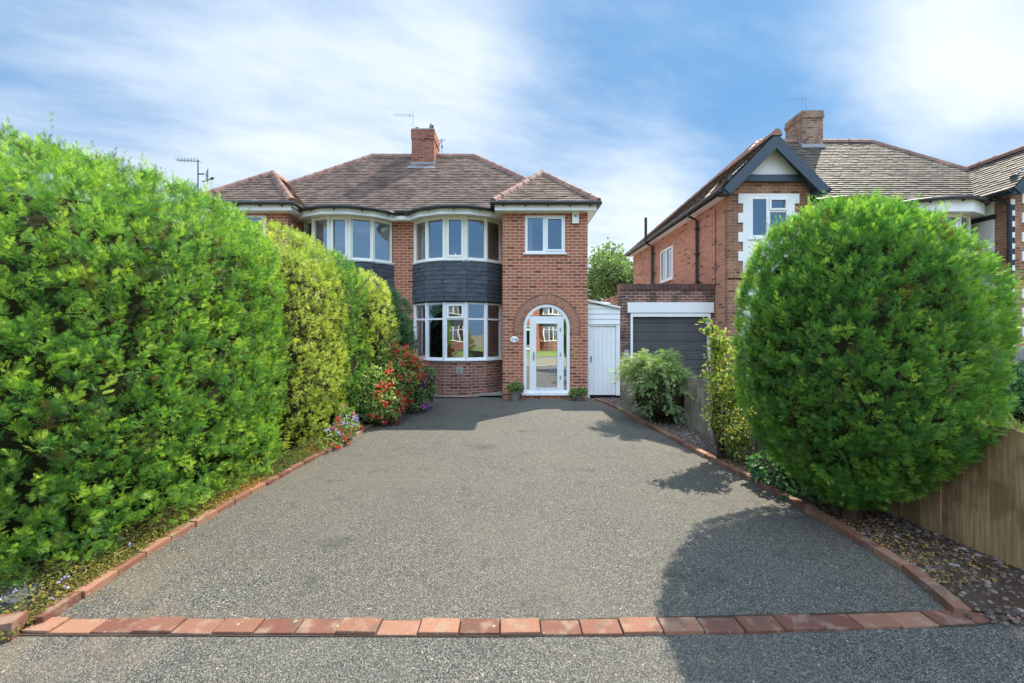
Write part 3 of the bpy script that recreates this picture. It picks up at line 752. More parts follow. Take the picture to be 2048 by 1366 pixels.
    # fascias and soffits
    for s in (1, -1):
        fa = MB('fascia', 'white_board', root); gu = MB('gutter', 'gutter', root)
        a, b = sorted((s * 2.53, s * 5.07))
        fa.box(a, -.955, 4.73, b, -.93, 4.875); fa.box(a + .02, -.93, 4.72, b - .02, -.75, 4.735)
        for x in (2.53, 5.045):
            a2, b2 = sorted((s * x, s * (x + .025))); fa.box(a2, -.93, 4.73, b2, (-.0 if x < 3 else 5.0), 4.875)
        a3, b3 = sorted((s * 4.88, s * 5.045)); fa.box(a3, -.75, 4.722, b3, 5.0, 4.735)
        a4, b4 = sorted((s * 2.555, s * 2.72)); fa.box(a4, -.75, 4.722, b4, -.02, 4.735)
        gu.tube([(s * 2.46, .0, 4.885), (s * 2.46, -1.0, 4.885)], .05, 8); gu.tube([(s * 2.42, -1.005, 4.90), (s * 5.16, -1.005, 4.90)], .055, 8)
        gu.tube([(s * 5.13, -1.05, 4.885), (s * 5.13, 5.0, 4.885)], .055, 8)
        a5, b5 = sorted((s * 2.46, s * 5.13)); gu.box(a5, -.955 - .03, 4.88, b5, -.90, 4.955)
        for x in (2.75, 3.3, 3.85, 4.4, 4.9): gu.box(s * x - .015, -1.01, 4.82, s * x + .015, -.956, 4.86)
        fa.build(); gu.build()
    fa = MB('soffit_block', 'white_board', root); gu = MB('gutter', 'gutter', root)
    fa.box(-.28, -.24, 4.70, .27, -.02, 4.80)
    fa.build()
    gu.box(-2.45, -.22, 4.80, 2.45, -.02, 4.90); gu.tube([(-2.45, -.27, 4.90), (2.45, -.27, 4.90)], .055, 8)
    gu.build()
    for s in (1, -1):
        up = 'drape' if s > 0 else 'net'
        bay(root, s * 1.495, 0, 1.2, .62, (.985, 2.47), (3.575, 4.69), True, 'curtain', up)
        U, N = (s, 0), (0, -1)
        a, b, c, d = win_w
        window(root, (0, YW), U, N, a, b, c, d, [(a + .065, a + .455, c + .06, d - .06), (a + .575, b - .085, c + .095, d - .09)], (1,), back=-.075)
        curtain(root, (0, YW), U, N, a, a + .2, c, d, -.16, 'net', .015, .08)
    # door
    for s in (1, -1):
        U, N = (s, 0), (0, -1); O = (0, YW)
        f = MB('door_frame', 'upvc', root)
        P = lambda x, z, d: (s * x, YW - d, z)
        r0, r1 = .512, .588; d0, d1 = -.10, -.012; n = 32
        for k in range(n):
            a0, a1 = math.pi * k / n, math.pi * (k + 1) / n
            q = [(dc + r * math.cos(a), dz + r * math.sin(a)) for a in (a0, a1) for r in (r0, r1)]
            f.face([P(*q[0], d1), P(*q[1], d1), P(*q[3], d1), P(*q[2], d1)], 0, (0, -1, 0)); f.face([P(*q[0], d0), P(*q[0], d1), P(*q[2], d1), P(*q[2], d0)], 0, (0, 0, -1))
        for xa, xb in ((dc - r1, dc - r0), (dc + r0, dc + r1)): f.obox(O, U, N, xa, xb, .12, dz, d0, d1)
        f.obox(O, U, N, dc - .455, dc + .455, 2.035, 2.10, d0, d1 - .003)
        for sx in (-1, 1):
            xm = dc + sx * .405; f.obox(O, U, N, xm - .026, xm + .026, .12, 2.035, d0, d1 - .003)
            x2 = sorted((dc + sx * .431, dc + sx * .512)); f.obox(O, U, N, x2[0], x2[1], .155, .22, d0, d1 - .002)
        f.obox(O, U, N, dc - r1 - .05, dc + r1 + .05, .10, .155, -.12, .05)
        fo = f.build()
        g = MB('pane', 'glass_door', fo); fan = [P(dc + .537 * math.cos(a), dz + .537 * math.sin(a), -.06) for a in [math.asin(.27 / .537) + (math.pi - 2 * math.asin(.27 / .537)) * k / 16 for k in range(17)]]
        g.face(fan, 0, (0, -1, 0)); g.build()
        for sx in (-1, 1):
            g = MB('pane', 'glass_door', fo); xa, xb = dc + sx * .43, dc + sx * .537
            g.face([P(xa, .21, -.06), P(xb, .21, -.06), P(xb, dz, -.06), P(dc + sx * .485, 2.04, -.06), P(xa, 2.04, -.06)], 0, (0, -1, 0)); g.build()
        dl = MB('front_door', 'upvc', root)
        dl.slab(O, U, N, dc - .378, dc + .378, .16, 2.034, [(dc - .275, dc + .275, .28, 1.92)], -.085, -.012)
        dl.slab(O, U, N, dc - .30, dc + .30, .255, 1.945, [(dc - .268, dc + .268, .287, 1.913)], -.012, -.002)
        do = dl.build()
        g = MB('pane', 'glass_door', do); g.obox(O, U, N, dc - .278, dc + .278, .275, 1.925, -.055, -.05); g.build()
        h = MB('door_handle', 'metal', do); h.obox(O, U, N, dc - .345, dc - .32, .98, 1.2, -.012, .0); h.tube([P(dc - .333, 1.12, 0), P(dc - .333, 1.12, .04), P(dc - .23, 1.12, .045)], .009, 6); h.build()
        for z in (.5, 1.08, 1.72):
            h = MB('hinge', 'metal', do); h.obox(O, U, N, dc + .34, dc + .36, z, z + .09, -.012, .006); h.build()
        ar = MB('door_arch', ['voussoir', 'arch_mortar', 'brick_dark'], root); nv = 37
        lo, hi = R(-14), R(194)
        for k in range(nv):
            a0 = lo + (hi - lo) * k / nv; a1 = lo + (hi - lo) * (k + 1) / nv; g0 = a0 + .012; g1 = a1 - .012
            for (ra, rb, dd, mm, aa, ab) in ((.603, .705, .012, 0, g0, g1), (.717, .825, .010, 0, g0 + (a1 - a0) * .12, g1 - (a1 - a0) * .08), (.60, .83, .005, 1, a0, a1), (.83, .852, .02, 2, a0, a1)):
                q = [P(dc + r * math.cos(a), dz + r * math.sin(a), dd) for a, r in ((aa, ra), (aa, rb), (ab, rb), (ab, ra))]
                qb = [P(dc + r * math.cos(a), dz + r * math.sin(a), -.005) for a, r in ((aa, ra), (aa, rb), (ab, rb), (ab, ra))]
                tt = random.random()
                ar.hexa(qb + q, mm, tt)
        ar.build()
    # airbricks
    return root
M['voussoir'] = tilemat('arch_brick', (0.33, 0.115, 0.065), (0.48, 0.21, 0.12), (0.42, 0.26, 0.18))
M['arch_mortar'] = simple('arch_mortar', (0.38, 0.25, 0.19), 0.95)
house = build_semi()
for (cx_, w_, z0, z1, mt, ii) in ((-1.35, .18, .62, .80, 'concrete', 0), (-.70, .12, .06, .20, 'terracotta', 1)):
    a = MB('air_vent', mt, house); pts, (x0, yc, Rr, an) = arc_pts(1.495, 0, 1.2, .62, 5, .012)
    x = cx_ + 2.96
    for k in range(5):
        if pts[k][0] <= x <= pts[k + 1][0]:
            A, B = Vector((*pts[k], 0)), Vector((*pts[k + 1], 0)); U = (B - A).normalized(); N = (U.y, -U.x); u = (x - A.x) / U.x
            a.slab(A, (U.x, U.y), N, u - w_ / 2, u + w_ / 2, z0, z1, [(u - w_ / 2 + .015, u + w_ / 2 - .015, z0 + .02 + j * .04, z0 + .036 + j * .04) for j in range(int((z1 - z0 - .03) / .04))], -.01, .012)
    a.build()

# opposite side of the road (seen in the window reflections)
def copy_tree(o, parent=None):
    c = o.copy(); coll.objects.link(c)
    if parent is not None: c.parent = parent
    for chd in [x for x in o.children]: copy_tree(chd, c)
    return c
for lab, x in (('brick semi across the road mirrored in the middle of the bay windows', -4.7), ('brick semi across the road furthest left, opposite the tall hedge', -14.9), ('brick semi across the road mirrored in the front door glass', 5.4)):
    h2 = copy_tree(house); h2.location = (x, -20.5, 0); h2.rotation_euler = (0, 0, math.pi); tag(h2, lab, 'house', 'houses across the road')

# ------------------------------------------------------------------ neighbour
def build_neighbour():
    root = empty('semi_detached_house', (9.75, 10.7, 0))
    tag(root, 'brick semi with white rendered gable and brown chimney standing beyond the round bush', 'house')
    XO, XW, YW, YR = 4.47, 2.45, -.9, 6.7
    W = MB('wall', ['brick_n', 'brick_side'], root); 
    wn = (3.46 - .50, 3.46 + .48, 3.99, 5.03)
    for s in (1, -1):
        U = (s, 0); N = (0, -1)
        W.slab((0, YW), U, N, XW, XO, -.1, 5.36, [wn, (2.9, 4.0, .95, 2.5)], -.12, 0)
        W.slab((s * XW, YW), (0, 1), (-s, 0), .121, .9, -.1, 5.2, [], -.12, 0)
        W.slab((0, 0), U, N, .0, .1, -.1, 5.1, [], -.12, 0); W.slab((0, 0), U, N, .1, XW, 4.8, 5.1, [], -.12, 0)
        holes = [(3.3, 4.4, 3.47, 4.57)]
        W.slab((s * XO, YW), (0, 1), (s, 0), .121, YR - YW, -.1, 5.2, holes, -.12, 0, 1)
        W.slab((0, YW), U, N, XW - .012, XO + .012, 3.02, 3.14, [], .0, .03)
        # toothed render panels round the windows
        def panel(z0, z1, u0, u1, hole):
            rd = MB('render_panel', 'render', root)
            rd.slab((0, YW), U, N, u0, u1, z0, z1, [hole] if hole else [], .001, .026)
            k = 0; z = z1
            while z > z0 + .1:
                if k % 2 == 0:
                    rd.slab((0, YW), U, N, u1, u1 + .115, max(z0, z - .235), z, [], .001, .026); rd.slab((0, YW), U, N, u0 - .115, u0, max(z0, z - .235), z, [], .001, .026)
                z -= .235; k += 1
            rd.build()
        panel(3.14, 5.08, 3.46 - .62, 3.46 + .64, wn); panel(.5, 2.76, 3.46 - .62, 3.46 + .64, (2.9, 4.0, .95, 2.5))
        a, b, c, d = wn
        xm = a + .45 if s < 0 else a + .45
        # local u runs away from the party wall: mirror cells so that the tall light is on the viewer's left for the near wing
        window(root, (0, YW), U, N, a, b, c, d, [(b - .41, b - .08, c + .08, d - .08), (a + .08, b - .50, c + .07, d - .40), (a + .10, b - .52, d - .31, d - .10)], (2,), back=-.05, sill=True)
        a, b, c, d = 2.9, 4.0, .95, 2.5
        window(root, (0, YW), U, N, a, b, c, d, [(a + .07, a + .5, c + .07, d - .07), (a + .57, b - .07, c + .07, d - .07)], (), back=-.06)
        hw = holes[0]
        window(root, (s * XO, YW), (0, 1), (s, 0), hw[0], hw[1], hw[2], hw[3], [(hw[0] + .07, hw[0] + .5, hw[2] + .07, hw[3] - .07), (hw[0] + .6, hw[1] - .07, hw[2] + .07, hw[3] - .07)], (), 'cream', back=-.05)
    W.slab((-XO, YR), (1, 0), (0, 1), .121, 2 * XO - .121, -.1, 5.2, [], -.12, 0)
    # gable infill walls
    W.build()
    rm = MB('room', 'inside', root); rm.box(-XO + .13, .02, 2.6, XO - .13, YR - .2, 2.75); rm.box(-XO + .13, 3.2, .1, XO - .13, 3.3, 5.1); rm.box(-.1, -.1, .0, .1, 3.2, 5.1)
    for s in (1, -1):
        a, b = sorted((s * 2.6, s * 4.3)); rm.box(a, -.75, 2.6, b, .0, 2.75)
    rm.build()
    rf = MB('roof', ['tile_n', 'ridge'], root); E, ZE, ZR, XR, YM = 4.70, 5.15, 7.86, 1.8, 2.2
    roof_plane(rf, [(-E, -.3, ZE), (E, -.3, ZE), (XR, YM, ZR), (-XR, YM, ZR)])
    roof_plane(rf, [(E, -.3, ZE), (E, 6.9, ZE), (XR, YM, ZR)]); roof_plane(rf, [(-E, 6.9, ZE), (-E, -.3, ZE), (-XR, YM, ZR)])
    rf.face([(E, 6.9, ZE), (-E, 6.9, ZE), (-XR, YM, ZR), (XR, YM, ZR)], 0, (0, 1, 1), .4)
    ridge_run(rf, (-XR, YM, ZR), (XR, YM, ZR), .1, .36, 1)
    for s in (1, -1):
        ridge_run(rf, (s * E, -.3, ZE), (s * XR, YM, ZR), .09, .36, 1); ridge_run(rf, (s * E, 6.9, ZE), (s * XR, YM, ZR), .1, .36, 1)
        yA, yB = -1.17, 1.3; xr, x0, x1, zr = 3.46, 2.22, 4.70, 6.43
        roof_plane(rf, [(s * x0, yB, ZE), (s * x0, yA, ZE), (s * xr, yA, zr), (s * xr, yB, zr)]); roof_plane(rf, [(s * x1, yA, ZE), (s * x1, yB + 1.2, ZE), (s * xr, yB, zr), (s * xr, yA, zr)])
        rf.face([(s * x1, yB + 1.2, ZE), (s * xr, yB, zr), (s * x0, yB, ZE)], 0, (0, 1, .5), .4)
        ridge_run(rf, (s * xr, yA - .03, zr + .02), (s * xr, yB, zr + .02), .10, .36, 1)
    ro = rf.build()
    ch = MB('chimney', ['chimney_n', 'lead'], ro)
    ch.box(-.58, 1.93, 6.8, .07, 2.72, 8.48)
    ch.box(-.605, 1.905, 8.48, .095, 2.745, 8.58); ch.box(-.59, 1.92, 8.58, .08, 2.73, 8.71)
    ch.box(-.63, 1.87, 7.15, .12, 1.925, 7.62, 1)
    for k in range(4): ch.box(-.592, 1.93 + k * .1, 7.3 + k * .08, -.581, 2.03 + k * .1, 7.72 + k * .085, 1)
    ch.build()
    for s in (1, -1):
        fa = MB('fascia', 'white_board', root); gu = MB('gutter', 'gutter', root); bg_ = MB('barge_board', 'barge', root); gp = MB('gable_panel', 'render', root)
        xr, zr = 3.46, 6.43; P = lambda x, y, z: (s * x, y, z)
        dx, dz_ = 1.24, -1.28; L = math.hypot(dx, dz_); nx, nz = .26 * 1.28 / L, .26 * 1.24 / L
        for sx in (1, -1):
            top, bot = (xr, zr + .0), (xr + sx * (dx + .02), 5.12)
            in_top, in_bot = (xr, zr - .36), (xr + sx * (dx - .15), 4.98)
            for (y0, y1) in ((-1.20, -1.165),):
                bg_.hexa([P(top[0], y0, top[1]), P(bot[0], y0, bot[1]), P(in_bot[0], y0, in_bot[1]), P(in_top[0], y0, in_top[1]),
                          P(top[0], y1, top[1]), P(bot[0], y1, bot[1]), P(in_bot[0], y1, in_bot[1]), P(in_top[0], y1, in_top[1])])
            # soffit under the verge
            bg_.face([P(in_top[0], -1.165, in_top[1] + .25), P(in_bot[0], -1.165, in_bot[1] + .12), P(in_bot[0], YW, in_bot[1] + .12), P(in_top[0], YW, in_top[1] + .25)], 0)
            q = sorted((s * (xr + sx * 1.01), s * (xr + sx * 1.24))); bg_.box(q[0], -1.164, 5.0, q[1], YW - .001, 5.10)
        a, b = sorted((s * 2.47, s * 4.45)); bg_.box(a, YW - .10, 5.36, b, YW + .02, 5.52)
        gp.face([P(xr - .95, YW - .04, 5.52), P(xr + .95, YW - .04, 5.52), P(xr, YW - .04, 6.40)], 0, (0, -1, 0))
        gp.face([P(xr - 1.1, YW + .04, 5.3), P(xr + 1.1, YW + .04, 5.3), P(xr, YW + .04, 6.40)], 0, (0, 1, 0))
        q = sorted((s * XO, s * (XO + .2))); fa.box(q[0], -.9, 5.03, q[1], 6.8, 5.05)
        gu.tube([P(4.76, -1.15, 5.10), P(4.76, 6.9, 5.10)], .06, 8)
        q = sorted((s * 4.66, s * 4.69)); gu.box(q[0], -1.15, 5.04, q[1], 6.85, 5.15)
        gu.tube([P(2.16, -1.15, 5.10), P(2.16, -.35, 5.10)], .055, 8)
        fa.build(); gu.build(); bg_.build(); gp.build()
    gu = MB('gutter', 'gutter', root)
    gu.box(-2.3, -.33, 5.0, 2.3, -.28, 5.12); gu.tube([(-2.2, -.38, 5.1), (2.2, -.38, 5.1)], .055, 8)
    gu.build()
    # timber and boards in the recess beside the far bay
    for s in (1, -1):
        bay(root, s * 1.27, 0, 1.12, .66, (.95, 2.5), (3.62, 4.68), True, 'curtain', 'drape', ztop=5.0, hungmat='barge', mt_up='upvc')
        tb = MB('timber_panel', ['cream', 'beam'], root); a, b = sorted((s * 2.40, s * 2.44)); tb.box(a, -.6, .0, b, -.01, 5.0)
        for z in (.6, 2.6, 3.6, 4.55): tb.box(a - .01, -.62, z, b + .01, -.02, z + .12, 1)
        tb.build()
    # quoins of dark band and white blocks on far wing corner
    q = MB('quoin', ['render', 'beam'], root); k = 0; z = 4.95
    while z > .4:
        q.box(2.458, YW - .012, z - .13, 2.56, YW + .0, z, k % 2); z -= .135; k += 1
    q.build()
    for y, zt, r in ((.60, 5.08, .04), (4.1, 5.95, .052)):
        dp = MB('downpipe', 'gutter', root)
        if zt < 5.5: dp.tube([(-4.76, y, 5.06), (-4.74, y, 4.96), (-4.53, y, 4.86), (-4.53, y, 0.0)], r, 8)
        else: dp.tube([(-4.56, y, 0.0), (-4.56, y, 4.9), (-4.80, y, 5.0), (-4.80, y, zt)], r, 8)
        for z in (3.1, 3.9, 4.6): dp.box(-4.60, y - .07, z, -4.47, y + .07, z + .03)
        dp.build()
    dp = MB('downpipe', 'gutter', root); dp.tube([(2.16, -.7, 5.08), (2.36, -.85, 4.9), (2.38, -.95, 4.8), (2.38, -.95, 0)], .042, 8); dp.build()
    cb = MB('cable', 'gutter', root); cb.tube([(-4.485, -.35, 4.9), (-4.485, -.35, 2.9)], .008, 5); cb.build()
    return root
neigh = build_neighbour()

# ------------------------------------------------------------------ garage
def build_garage():
    root = empty('garage', (4.0, 10.4, 0)); tag(root, 'flat roofed brick garage with white lintel and dark slatted door between the houses', 'garage')
    x0, x1, y0, y1 = -1.19, 1.28, 0, 5.4
    da, db, dzt = -.86, 1.10, 2.10
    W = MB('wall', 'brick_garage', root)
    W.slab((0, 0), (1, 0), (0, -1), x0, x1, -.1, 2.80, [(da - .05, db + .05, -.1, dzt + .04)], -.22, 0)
    W.slab((x0, 0), (0, 1), (-1, 0), .221, y1, -.1, 2.7, [], -.12, 0); W.slab((0, y1), (1, 0), (0, 1), x0 + .121, x1, -.1, 2.7, [], -.12, 0); W.slab((x1, 0), (0, 1), (1, 0), .221, y1 - .121, -.1, 2.7, [], -.12, 0)
    W.build()
    cp = MB('coping', 'coping', root)
    x = x0 - .015
    while x < x1:
        cp.box(x, -.02, 2.801, min(x + .106, x1 + .01), .215, 2.955 + random.uniform(-.006, .006), 0, random.random()); x += .113
    cp.build()
    rf = MB('roof', 'lead', root); rf.box(x0 + .02, .23, 2.60, x1 - .01, y1 - .02, 2.68); rf.build()
    ln = MB('lintel', 'render', root); ln.box(da - .14, -.03, 2.20, db + .14, .0 - .001, 2.47); ln.build(bevel=.008)
    fr = MB('door_frame', 'white_board', root); fr.slab((0, 0), (1, 0), (0, -1), da - .06, db + .06, .0, 2.19, [(da, db, .0, dzt)], -.08, .012); fr.build()
    dr = MB('garage_door', 'garage_door', root); z = .02; k = 0
    while z < dzt - .02:
        zz = min(z + .235, dzt)
        dr.box(da + .002, .070, z + .012, db - .002, .09, zz - .012); dr.box(da + .002, .082, z - .012, db - .002, .095, z + .012)
        for j in range(1, 4): dr.box(da + .002, .064, z + .055 * j, db - .002, .070, z + .055 * j + .018)
        z += .24
    dro = dr.build()
    h = MB('handle', 'metal', dro); h.box(.08, .035, .95, .2, .062, .99); h.box(.12, .03, .90, .16, .06, .95); h.build()
    mt_ = MB('meter_box', 'concrete', root); mt_.box(x0 + .10, -.05, 1.0, x0 + .22, .0 - .001, 1.24); mt_.build(bevel=.006)
    return root
M['coping'] = tilemat('coping_brick', (0.085, 0.045, 0.038), (0.20, 0.085, 0.06), (0.16, 0.14, 0.13))
garage = build_garage()

# ------------------------------------------------------------------ lean-to passage with white door
def build_passage():
    root = empty('side_passage', (2.37, 10.38, 0)); tag(root, 'white boarded lean-to with a plank door between the house and the garage', 'lean-to')
    x0, x1 = -.435, .425
    fr = MB('frame', 'white_board', root)
    fr.box(x0, -.03, .0, x0 + .075, .05, 1.90); fr.box(x1 - .10, -.03, .06, x1, .05, 1.90); fr.box(x0 + .075, -.028, 1.862, x1 - .10, .05, 1.90); fr.build()
    bd = MB('boarding', 'white_board', root)
    zt = lambda x: 2.52 - .19 * (x - x0) / (x1 - x0)
    z = 1.901
    for k in range(5):
        za, zb = z, z + .135
        if k < 3: bd.hexa([(x0, -.045, za), (x1, -.045, za), (x1, .03, za), (x0, .03, za), (x0, -.032, zb - .004), (x1, -.032, zb - .004), (x1, .03, zb - .004), (x0, .03, zb - .004)])
        else:
            zl_, zr_ = min(zb - .004, zt(x0)), min(zb - .004, zt(x1))
            if zr_ > za: bd.hexa([(x0, -.045, za), (x1, -.045, za), (x1, .03, za), (x0, .03, za), (x0, -.032, zl_), (x1, -.032, zr_), (x1, .03, zr_), (x0, .03, zl_)])
            else: bd.hexa([(x0, -.045, za), (x1 - .25, -.045, za), (x1 - .25, .03, za), (x0, .03, za), (x0, -.032, zt(x0)), (x1 - .25, -.032, za + .02), (x1 - .25, .03, za + .02), (x0, .03, zt(x0))])
        z = zb
    bd.build()
    rf = MB('roof', 'white_board', root); rf.hexa([(x0, -.10, 2.50), (x1 + .0, -.10, 2.31), (x1 + .0, 3.5, 2.31), (x0, 3.5, 2.50), (x0, -.10, 2.545), (x1 + .0, -.10, 2.355), (x1 + .0, 3.5, 2.355), (x0, 3.5, 2.545)]); rf.build()
    dr = MB('door', 'white_board', root); n = 6; w_ = (x1 - .10 - x0 - .075 - .008) / n
    for k in range(n): dr.box(x0 + .079 + k * w_, .0, .07, x0 + .079 + (k + 1) * w_ - .006, .03, 1.858)
    dr.box(x0 + .079, .012, .07, x1 - .104, .04, 1.858)
    do = dr.build(); h = MB('handle', 'metal', do); h.box(x0 + .11, -.025, .92, x0 + .13, .0, 1.08); h.build()
    return root
build_passage()

# ------------------------------------------------------------------ small things on the house
YF = 10.15
def on_wall(name, label, cat): r = empty(name, (0, YF, 0)); tag(r, label, cat); return r
al = on_wall('alarm_box', 'cream burglar alarm box high under the eaves beside the upper window', 'alarm box')
b = MB('casing', 'cream', al); b.box(1.52, -.07, 4.44, 1.69, -.002, 4.74); b.build(bevel=.012)
b = MB('lens', 'concrete', al); b.box(1.565, -.078, 4.60, 1.645, -.07, 4.66); b.build()
pl = on_wall('number_plaque', 'white oval house number plaque on the brickwork left of the front door', 'plaque')
b = MB('plate', 'plaque', pl); n = 28
ring = [(0.057 + .105 * math.cos(6.2832 * k / n), 1.51 + .078 * math.sin(6.2832 * k / n)) for k in range(n)]; rin = [(0.057 + .092 * math.cos(6.2832 * k / n), 1.51 + .066 * math.sin(6.2832 * k / n)) for k in range(n)]
b.face([(x, -.024, z) for x, z in rin], 0, (0, -1, 0))
for k in range(n):
    k2 = (k + 1) % n
    b.face([(ring[k][0], -.016, ring[k][1]), (ring[k2][0], -.016, ring[k2][1]), (rin[k2][0], -.024, rin[k2][1]), (rin[k][0], -.024, rin[k][1])], 0, (0, -1, 0))
    b.face([(ring[k][0], -.016, ring[k][1]), (ring[k2][0], -.016, ring[k2][1]), (ring[k2][0], 0, ring[k2][1]), (ring[k][0], 0, ring[k][1])])
b.build()
def text(parent, s, x, z, size, mt, name='numerals', y=-.027, loc=None):
    cu = bpy.data.curves.new(name, 'FONT'); cu.body = s; cu.size = size; cu.extrude = .001; cu.align_x = 'CENTER'; cu.align_y = 'CENTER'
    cu.materials.append(M[mt]); o = bpy.data.objects.new(name, cu); coll.objects.link(o); o.parent = parent
    o.location = (x, y, z); o.rotation_euler = (R(90), 0, 0)
    bpy.context.view_layer.update(); me = bpy.data.meshes.new_from_object(o.evaluated_get(bpy.context.evaluated_depsgraph_get()))
    m_ = bpy.data.objects.new(name, me); coll.objects.link(m_); m_.parent = parent; m_.location = (x, y, z); m_.rotation_euler = (R(90), 0, 0)
    bpy.data.objects.remove(o); return m_
text(pl, '46', .098, 1.508, .075, 'ink')
b = MB('motif', 'ink_pale', pl)
for k in range(6):
    a = k * 1.05; cx_, cz_ = .015 + .02 * math.cos(a), 1.515 + .02 * math.sin(a)
    b.face([(cx_ + .011 * math.cos(t), -.026, cz_ + .011 * math.sin(t)) for t in [i * .785 for i in range(8)]], 0, (0, -1, 0))
b.build()
lb = on_wall('letterbox', 'narrow upright brass letter plate set in the brick right of the front door', 'letter plate')
b = MB('plate', 'brass', lb); b.slab((0, 0), (1, 0), (0, -1), 1.555, 1.635, 1.04, 1.30, [(1.578, 1.612, 1.08, 1.26)], 0, .014); b.build(bevel=.003)
b = MB('flap', 'brass', lb); b.box(1.580, -.008, 1.082, 1.610, -.001, 1.258); b.build()

def aerial(label, base, h, boom, arms, mount=None, right=0.0, mt='metal'):
    r = empty('tv_aerial', base); tag(r, label, 'aerial')
    m_ = MB('mast', mt, r); m_.tube([(0, 0, -.25), (0, 0, h)], .010, 6); m_.build()
    b_ = MB('boom', mt, r); zb = h - .12; b_.tube([(right, 0, zb), (-boom, -.05, zb)], .005, 5)
    for k in range(arms):
        x = right - (boom + right) * k / (arms - 1); b_.tube([(x, -.10, zb), (x, .10, zb)], .003, 4)
    b_.tube([(-.1, -.02, zb - .06), (-.1, -.02, zb + .06)], .016, 6)
    b_.build(); return r
aerial('thin tv aerial on the red chimney of the house at the end of the drive', (-3.19, 12.9, 8.1), .72, .60, 11)
a2 = empty('tv_aerial', (-2.42, 13.4, 7.9)); tag(a2, 'tiny second aerial bracketed to the right side of the red chimney', 'aerial')
b = MB('boom', 'black', a2); b.tube([(-.08, 0, 0), (.08, -.05, .22)], .01, 5); b.tube([(.08, -.05, -.25), (.08, -.05, .28)], .008, 5); b.tube([(-.02, -.05, .22), (.2, -.05, .22)], .008, 5); b.box(.06, -.07, -.03, .1, -.03, .03); b.build()
aerial('thin tv aerial with short arms on the brown chimney of the neighbouring house', (9.34, 12.72, 8.55), .68, .58, 7, right=.04)

# low annex with a pole behind the hedge carrying aerial and dish
an = MB('annex', 'brick_dark'); an.box(-10.6, 11.2, -.1, -7.86, 15.0, 2.85); an.box(-10.65, 11.15, 2.85, -7.86, 15.05, 2.95); o = an.build(); tag(o, 'low flat roofed brick annex hidden behind the tall hedge', 'annex')
ad = empty('tv_aerial', (-9.42, 12.0, 2.95)); tag(ad, 'dark tv aerial with a row of short arms just above the hedge top', 'aerial')
b = MB('mast', 'black', ad); b.tube([(0, 0, -.1), (0, 0, 3.92)], .016, 6); b.build()
b = MB('boom', 'black', ad); b.tube([(.05, 0, 3.88), (-.65, 0, 3.92)], .008, 5)
for k in range(7): b.tube([(-.6 + k * .1, -.15, 3.92 - k * .004), (-.6 + k * .1, .15, 3.92 - k * .004)], .005, 4); b.tube([(-.6 + k * .1, 0, 3.85), (-.6 + k * .1, 0, 3.99)], .005, 4)
b.build()
ds = empty('satellite_dish', (-9.42, 12.0, 6.35)); tag(ds, 'small grey satellite dish seen edge-on above the hedge', 'satellite dish')
b = MB('dish', 'metal', ds, True)
for k in range(24):
    a0, a1 = k * math.pi / 12, (k + 1) * math.pi / 12
    for i in range(4):
        r0, r1 = .24 * i / 4, .24 * (i + 1) / 4
        b.face([(.18 + r0 * r0 * 1.1, r0 * math.cos(a0), .1 + r0 * math.sin(a0)), (.18 + r1 * r1 * 1.1, r1 * math.cos(a0), .1 + r1 * math.sin(a0)), (.18 + r1 * r1 * 1.1, r1 * math.cos(a1), .1 + r1 * math.sin(a1)), (.18 + r0 * r0 * 1.1, r0 * math.cos(a1), .1 + r0 * math.sin(a1))])
b.build().rotation_euler = (0, 0, R(38))
b = MB('feed_arm', 'black', ds); b.tube([(.0, 0, .1), (.18, 0, .1)], .02, 6); b.tube([(.2, -.1, -.17), (.58, -.2, -.12)], .014, 6); b.tube([(.54, -.2, -.12), (.62, -.2, -.1)], .035, 6); b.build()

# ------------------------------------------------------------------ foliage (real leaf-sized geometry, merged per plant)
class Foliage:
    def __init__(s, name, mats, parent=None):
        s.name = name; s.mats = mats; s.parent = parent; s.V = []; s.F = []; s.Mi = []; s.T = []; s.nv = 0
    def add(s, tv, tf, pos, A, B, C, scale, tint, mi=0, tt=None):
        """tv (k,3) template verts, tf (m,4) quads; A,B,C (n,3) axes for x,y,z"""
        n, k = len(pos), len(tv)
        if n == 0: return
        sc = np.broadcast_to(np.asarray(scale, float).reshape(-1, 1, 1) if np.ndim(scale) else scale, (n, 1, 1))
        P = pos[:, None, :] + sc * (tv[None, :, 0:1] * A[:, None, :] + tv[None, :, 1:2] * B[:, None, :] + tv[None, :, 2:3] * C[:, None, :])
        F = tf[None] + (np.arange(n) * k)[:, None, None] + s.nv
        s.V.append(P.reshape(-1, 3)); s.F.append(F.reshape(-1, 4)); s.nv += n * k
        s.Mi.append(np.full(n * len(tf), mi, np.int32))
        t = np.repeat(tint, len(tf)) if tt is None else (tint[:, None] + tt[None, :]).ravel()
        s.T.append(np.clip(t, 0, 1).astype(np.float32))
    def build(s):
        V = np.concatenate(s.V).astype(np.float32); F = np.concatenate(s.F).astype(np.int32)
        me = bpy.data.meshes.new(s.name)
        me.vertices.add(len(V)); me.vertices.foreach_set('co', V.ravel())
        me.loops.add(F.size); me.loops.foreach_set('vertex_index', F.ravel())
        me.polygons.add(len(F)); me.polygons.foreach_set('loop_start', np.arange(0, F.size, 4, dtype=np.int32))
        me.polygons.foreach_set('loop_total', np.full(len(F), 4, np.int32))
        me.polygons.foreach_set('material_index', np.concatenate(s.Mi))
        for k in s.mats: me.materials.append(M[k])
        at_ = me.attributes.new('tint', 'FLOAT', 'FACE'); at_.data.foreach_set('value', np.concatenate(s.T))
        me.update(calc_edges=True)
        o = bpy.data.objects.new(s.name, me); coll.objects.link(o)
        if s.parent is not None: o.parent = s.parent
        return o

